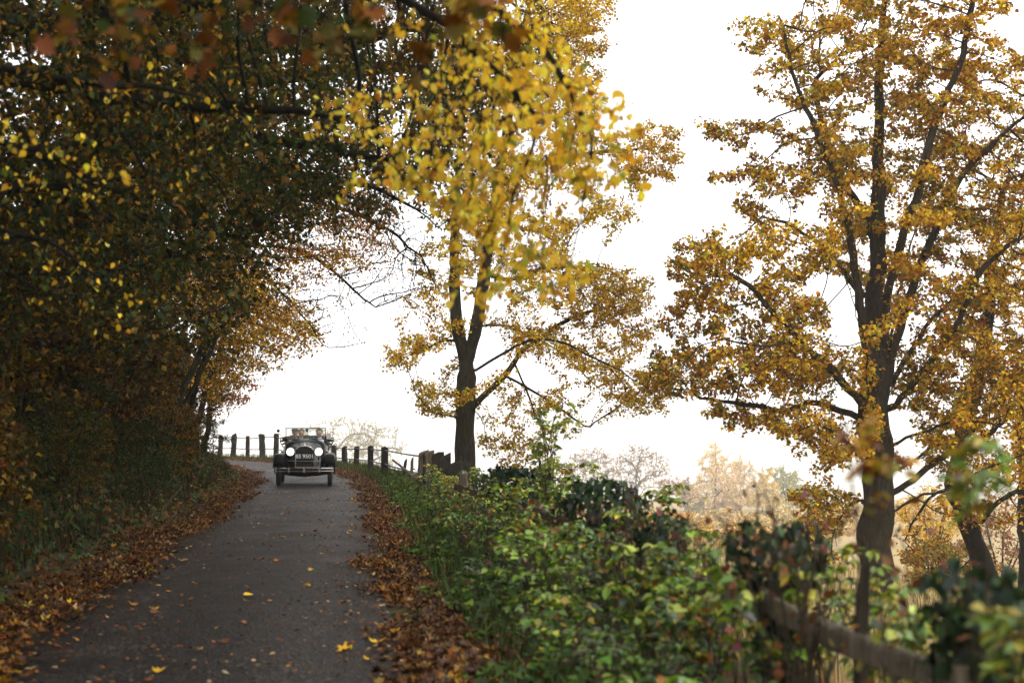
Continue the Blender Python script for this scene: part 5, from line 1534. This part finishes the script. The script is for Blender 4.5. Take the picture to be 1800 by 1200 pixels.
x, y = 1.06, 4.3
bramble('bramble_shoots', 'blurred orange and red leafed shoot rising in front of the maple trunk', x, y, 1.4, .1, 2, 302, P_(((0.5, 0.28, 0.02), 2.4), ((0.15, 0.035, 0.015), .8), ((0.3, 0.28, 0.03), 1.6)), .05, 40, .1, (.02, 0), low=.75)
x, y = on_lane(17.5, 3.6)
bramble('elder_bush', 'leggy yellow-green elder sapling growing through the ivy by the sycamore', x, y, 1.7, .6, 16, 303, P_(((0.3, 0.34, 0.04), 3), ((0.12, 0.2, 0.025), 2), ((0.5, 0.4, 0.04), 1)), .07, 40, .08, (.2, .2), cat='bush', stem_r=.01)
x, y = on_lane(24, 3.0)
bramble('bramble_bush', 'yellowing weed clump at the foot of the bare post before the sycamore', x, y, .8, .5, 14, 304, P_(((0.35, 0.32, 0.04), 3), ((0.12, 0.2, 0.025), 2), ((0.5, 0.38, 0.04), 1)), .06, 20, .06)
x, y = on_lane(30, 3.1)
bramble('bramble_bush', 'green weed clump at the foot of the paired gate posts', x, y, .7, .6, 14, 305, PAL_BR, .07, 0, .06)

# dry brown stems tangled over the near rail
def dead_stems(label, Yw, s, n, h, seed, r=.009):
    rng = np.random.default_rng(seed)
    x, y = on_lane(Yw, s); z = gz(x, y)
    root = empty('dead_shrub', (x, y, z)); tag(root, label, 'shrub')
    for k in range(n):
        a = rng.uniform(0, 6.28); t = np.linspace(0, 1, 14)
        ln = rng.uniform(.1, .45)
        wob = np.cumsum(rng.normal(0, .022, (14, 3)), 0)
        c = np.stack([math.cos(a) * ln * t, math.sin(a) * ln * t, h * rng.uniform(.6, 1.1) * np.sin(t * rng.uniform(1.3, 2.1))], 1) + wob
        c[0, 2] = -.03
        st = link('stem', tube_mesh('stem', [(c, np.linspace(r * rng.uniform(.7, 1.5), r * .4, 14))]), M['twig'], root)
    m = 60
    t = rng.random(m)
    p = np.stack([rng.normal(0, .28, m), rng.normal(0, .28, m), h * rng.uniform(.45, 1.1, m)], 1) + np.array((x, y, z))
    A = (p, rng.standard_normal((m, 3)), rng.standard_normal((m, 3)) + np.array((0, 0, .5)), .05 * rng.uniform(.6, 1.4, m), pal(rng, m, p, P_((BRN, 2), ((0.16, 0.05, 0.045), 2), (RUST, 1), (OLI, .6))))
    build_leaves(root, A, T_OVALC, M['leaf'], M['leaf_piece'], 40, (x, y, z))
dead_stems('tangled dry brown stems hanging over the near fence rail', 6.0, 3.15, 16, 1.12, 311)
dead_stems('wiry dead briar between the two ivy-topped posts nearest us', 5.2, 3.35, 10, 1.05, 312, .007)
dead_stems('rusty dead briar arching out of the brambles below the small ivy cap', 9.8, 3.0, 12, 1.0, 313, .007)
dead_stems('dry brown stalks poking through the nettles before the middle ivy mound', 12.2, 2.7, 11, .85, 314, .006)
dead_stems('brittle dead stems beside the leaf drift in front of the ivy thicket', 16.2, 2.5, 11, .8, 315, .007)
dead_stems('tangle of reddish dead briar over the rail left of the dark stake', 6.9, 3.3, 14, 1.15, 316, .008)
q = (1.42, 6.0)
o = link('stake', post_mesh('stake', 1.0, .055, .055, rngF, .5, 'slant', (.05, 0)), M['wood_dark']); o.location = (q[0], q[1], gz(*q)); tag(o, 'dark rough stake standing against the near fence rail', 'stake')

# brown seed stalks
for k, (x, yt, Yw) in enumerate(((1203, 905, 9.5), (1190, 925, 9.0), (1228, 930, 8.4), (1108, 840, 11), (1280, 915, 9.2), (1300, 930, 8.2))):
    rng = np.random.default_rng(320 + k)
    t_ = px(x, yt, Yw); z = gz(t_[0], t_[1])
    root = empty('dock_stalk', (t_[0], t_[1], z)); tag(root, ('third', 'second', 'fourth', 'leftmost', 'fifth', 'rightmost')[k] + ' brown dock seed stalk above the brambles, counted from the left', 'plant', 'dock stalks above the brambles')
    h = t_[2] - z
    c = np.stack([.03 * np.sin(np.linspace(0, 2, 10) + k), .02 * np.cos(np.linspace(0, 3, 10)), np.linspace(-.03, h, 10)], 1)
    link('stem', tube_mesh('stem', [(c, np.linspace(.006, .003, 10))]), M['twig'], root)
    m = 130
    zz = h - .42 * rng.random(m) ** 1.2; zz = np.round(zz / .055) * .055 + rng.normal(0, .012, m)
    p = np.stack([rng.normal(0, .018, m), rng.normal(0, .018, m), zz], 1) + np.array((t_[0], t_[1], z))
    A = (p, rng.standard_normal((m, 3)), rng.standard_normal((m, 3)), .018 * rng.uniform(.6, 1.4, m), pal(rng, m, p, P_(((0.09, 0.03, 0.018), 3), (BRN, 1))))
    build_leaves(root, A, T_KITE, M['leaf'], None, 0, (t_[0], t_[1], z), name='seed_head')
# ------------------------------------------------------------------ bushes in the field
def field_bush(label, x, yc, Y, rx, ry, seed, palette, leafsz=.16, n=60, per=9, name='field_bush', cat='bush'):
    rng = np.random.default_rng(seed)
    k = Y / FPX
    c = px(x, yc, Y)
    b = np.array((c[0], c[1], gz(c[0], c[1]) - .1))
    h = max(c[2] + ry * k - b[2], 1.0)
    L = [[b, b + np.array((.1, 0, h * .35)), b + np.array((.2, .1, h * .6))]]
    for q in range(4):
        a = rng.uniform(0, 6.28)
        L.append([b + np.array((0, 0, .2)), b + np.array((math.cos(a) * rx * k * .4, math.sin(a) * rx * k * .4, h * .45)), b + np.array((math.cos(a) * rx * k * .7, math.sin(a) * rx * k * .7, h * .75))])
    tree(name, label, b, L, pads(rng, [(b + np.array((0, 0, h * .55)), (rx * k, rx * k * .8, h * .48), 1)], n, .06 * h + .3, 10), seed, .03 * h ** .8, tip_r=.008, step=.05 * h + .1, kill=.06 * h + .1, reach=h, per=per, spread_=.05 * h + .12, leaf=leafsz,
         palette=palette, max_tips=3, tpl=T_KITE, bark='bark_dark', cat=cat, crown='foliage', stem_name='stem')
GO = P_(((0.75, 0.5, 0.09), 3), (GOLD, 2), ((0.6, 0.44, 0.12), 1.5))
field_bush('golden bush beyond the maple trunk, under its lowest bough', 1630, 905, 72, 60, 60, 401, GO, .2, 90)
field_bush('tawny bush low in the field right of the maple trunk', 1660, 985, 60, 90, 40, 402, P_(((0.42, 0.28, 0.06), 3), (OLI, 2), (AMB, 1)), .17, 80)
field_bush('dusky pink-brown thicket behind the leaning tree', 1760, 930, 80, 80, 70, 403, P_(((0.3, 0.14, 0.1), 3), ((0.35, 0.2, 0.12), 2), (RUST, 1)), .2, 90)
field_bush('straw-coloured thicket in the field left of the maple trunk', 1350, 950, 85, 110, 40, 404, P_(((0.7, 0.52, 0.22), 3), ((0.55, 0.42, 0.16), 2), (AMB, .6)), .2, 90)
field_bush('rusty scrub in the field behind the seed stalks', 1180, 935, 95, 90, 40, 405, P_(((0.6, 0.36, 0.15), 3), ((0.65, 0.48, 0.18), 2)), .22, 80)
field_bush('low green-gold hedge scrub just over the fence right of the sycamore', 960, 850, 52, 70, 45, 406, P_((OLI, 3), (GOLD, 2), (GRN, 1.4)), .13, 80)

# ------------------------------------------------------------------ misty trees across the valley
def far_tree(name, label, x, ytop, ybase, Y, rx, seed, palette, kind='round', per=3.0, leafsz=.5, n=90, group=None, bark='bark_pale'):
    rng = np.random.default_rng(seed)
    Y *= 1.35
    k = Y / FPX
    t, b = px(x, ytop, Y), px(x, ybase, Y)
    b[2] = min(b[2], gz(b[0], b[1]) + 50)
    g = gz(b[0], b[1])
    b = np.array((b[0], b[1], g - .3))
    H = t[2] - b[2]
    R = rx * k
    if kind == 'round':
        L = simple_limbs(b, t - np.array((0, 0, H * .15)), rng, 7, R * .7, .04 * H)
        E = [(t - np.array((0, 0, H * .3)), (R, R * .8, H * .29), 1)]
        trop = (0, 0, .1)
    else:
        L = [[b, b * .5 + t * .5, t]]
        E = [(b + np.array((rng.normal(0, .25) * R, rng.normal(0, .25) * R, H * (.22 + .14 * i))), (R * (1.25 - .2 * i) * rng.uniform(.8, 1.25), R * (1.2 - .2 * i), H * .15), 1.2 - .2 * i) for i in range(5)]
        for q in range(6):
            f = rng.uniform(.2, .7); a = rng.uniform(0, 6.28); s0 = b + (t - b) * f
            L.append([s0, s0 + np.array((math.cos(a) * R * .5, math.sin(a) * R * .5, H * .12)), s0 + np.array((math.cos(a) * R * .8, math.sin(a) * R * .8, H * .24))])
        trop = (0, 0, .25)
    tree(name, label, b, L, pads(rng, E, n, .05 * H, 9, flat=.7 if kind == 'round' else 1.3), seed, .016 * H, tip_r=.035, step=.03 * H, kill=.034 * H, reach=.4 * H, per=per, spread_=.035 * H, leaf=leafsz * 1.3,
         palette=palette, max_tips=3, tpl=T_KITE, bark=bark, trop=trop, flute=0, group=group)
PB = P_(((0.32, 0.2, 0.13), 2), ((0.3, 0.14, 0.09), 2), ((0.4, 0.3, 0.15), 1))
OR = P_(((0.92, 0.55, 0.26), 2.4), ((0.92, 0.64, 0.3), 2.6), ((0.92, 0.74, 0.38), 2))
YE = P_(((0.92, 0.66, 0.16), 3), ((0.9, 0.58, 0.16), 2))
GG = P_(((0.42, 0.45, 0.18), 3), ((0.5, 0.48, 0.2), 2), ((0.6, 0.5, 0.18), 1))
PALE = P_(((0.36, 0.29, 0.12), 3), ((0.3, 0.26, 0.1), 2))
far_tree('pale_oak', 'misty spreading oak behind the car, larger pale crown', 585, 724, 838, 420, 88, 411, PALE, n=220, per=2.6, leafsz=.6)
far_tree('pale_oak', 'misty spreading oak right of the car, smaller pale crown', 662, 734, 838, 430, 58, 412, PALE, n=170, per=2.6, leafsz=.6)
far_tree('bare_ash', 'thin-leaved grey ash in the mist, left of the misty pair', 1040, 782, 925, 330, 48, 413, PB, n=200, per=2.2, leafsz=.5)
far_tree('bare_ash', 'thin-leaved grey ash in the mist, right of the misty pair', 1125, 778, 925, 340, 55, 414, PB, n=220, per=2.2, leafsz=.5)
far_tree('bare_ash', 'small rusty ash at the right foot of the misty pair', 1175, 830, 930, 350, 30, 415, P_(((0.42, 0.2, 0.1), 2), ((0.5, 0.3, 0.12), 1)), n=70, per=3, leafsz=.42)
for k, (x, yt, rx, pal_, lab, kd) in enumerate(((1258, 768, 36, OR, 'tallest orange larch in the mist', 'cone'), (1210, 838, 26, P_(((0.55, 0.4, 0.2), 2), ((0.5, 0.3, 0.12), 1)), 'low straw-coloured larch left of the orange group', 'cone'), (1302, 796, 30, OR, 'orange-pink larch in the middle of the misty group', 'cone'),
                                          (1340, 818, 24, YE, 'yellow larch between the orange larches and the green fir', 'cone'), (1378, 812, 34, GG, 'grey-green fir at the right end of the misty larches', 'cone'), (1412, 850, 26, GG, 'small green-gold fir partly hidden by the maple leaves', 'cone'), (1284, 850, 26, OR, 'short orange larch in front of the misty group', 'cone'), (1232, 868, 24, GG, 'short olive larch at the left foot of the misty group', 'cone'))):
    far_tree('misty_larch', lab, x, yt, 930, 400 + 12 * (k % 3), rx, 420 + k, pal_, kd, per=6, leafsz=.6, n=200, bark='bark')
for k, (x, yt, rx, lab) in enumerate(((1480, 900, 40, 'faded ochre tree deep in the mist left of the maple trunk'), (1600, 870, 45, 'faded gold tree deep in the mist right of the maple trunk'), (1700, 880, 45, 'faded brown tree deep in the mist by the leaning tree'), (930, 860, 40, 'faded tree in the mist behind the ivy thicket'), (1090, 880, 60, 'wide faded scrub tree below the misty ash pair'))):
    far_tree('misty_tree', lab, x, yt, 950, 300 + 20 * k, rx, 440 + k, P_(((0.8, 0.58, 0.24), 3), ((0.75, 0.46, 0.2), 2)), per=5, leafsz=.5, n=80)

for k, (x, yt, Y, rx, lab) in enumerate(((1200, 905, 210, 60, 'hazy straw scrub left of the seed stalks, below the misty ash pair'), (1270, 895, 225, 55, 'hazy golden scrub under the tallest orange larch'), (1335, 900, 215, 55, 'hazy ochre scrub under the yellow larch'), (1400, 890, 230, 60, 'hazy olive scrub under the small fir'), (1470, 910, 205, 60, 'hazy tawny scrub just left of the maple trunk'), (1640, 900, 220, 70, 'hazy pale-gold scrub behind the golden bush'), (1130, 900, 230, 55, 'hazy pinkish scrub above the middle ivy mound'))):
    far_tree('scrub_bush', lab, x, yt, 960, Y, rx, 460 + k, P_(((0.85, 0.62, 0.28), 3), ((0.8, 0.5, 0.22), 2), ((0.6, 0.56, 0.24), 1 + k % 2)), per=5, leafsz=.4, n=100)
# ------------------------------------------------------------------ misty air
t = NT('mist')
pv = t.n('ShaderNodeVolumePrincipled')
pv.inputs['Color'].default_value = (0.995, 0.997, 1.0, 1)
pv.inputs['Density'].default_value = 0.00042
pv.inputs['Anisotropy'].default_value = 0.2
t.l(pv.outputs[0], t.out.inputs['Volume'])
bm = bmesh.new()
bmesh.ops.create_cube(bm, size=1.0)
hz = link('haze', bm_mesh('haze', bm), t.m)
zlo, zhi = float(GH.min()) - 1.0, 32.0
hz.scale = (11600, 9600, zhi - zlo)
hz.location = (0, 1200, (zlo + zhi) / 2)
tag(hz, 'thin white autumn mist filling the valley air', 'haze', kind='stuff')
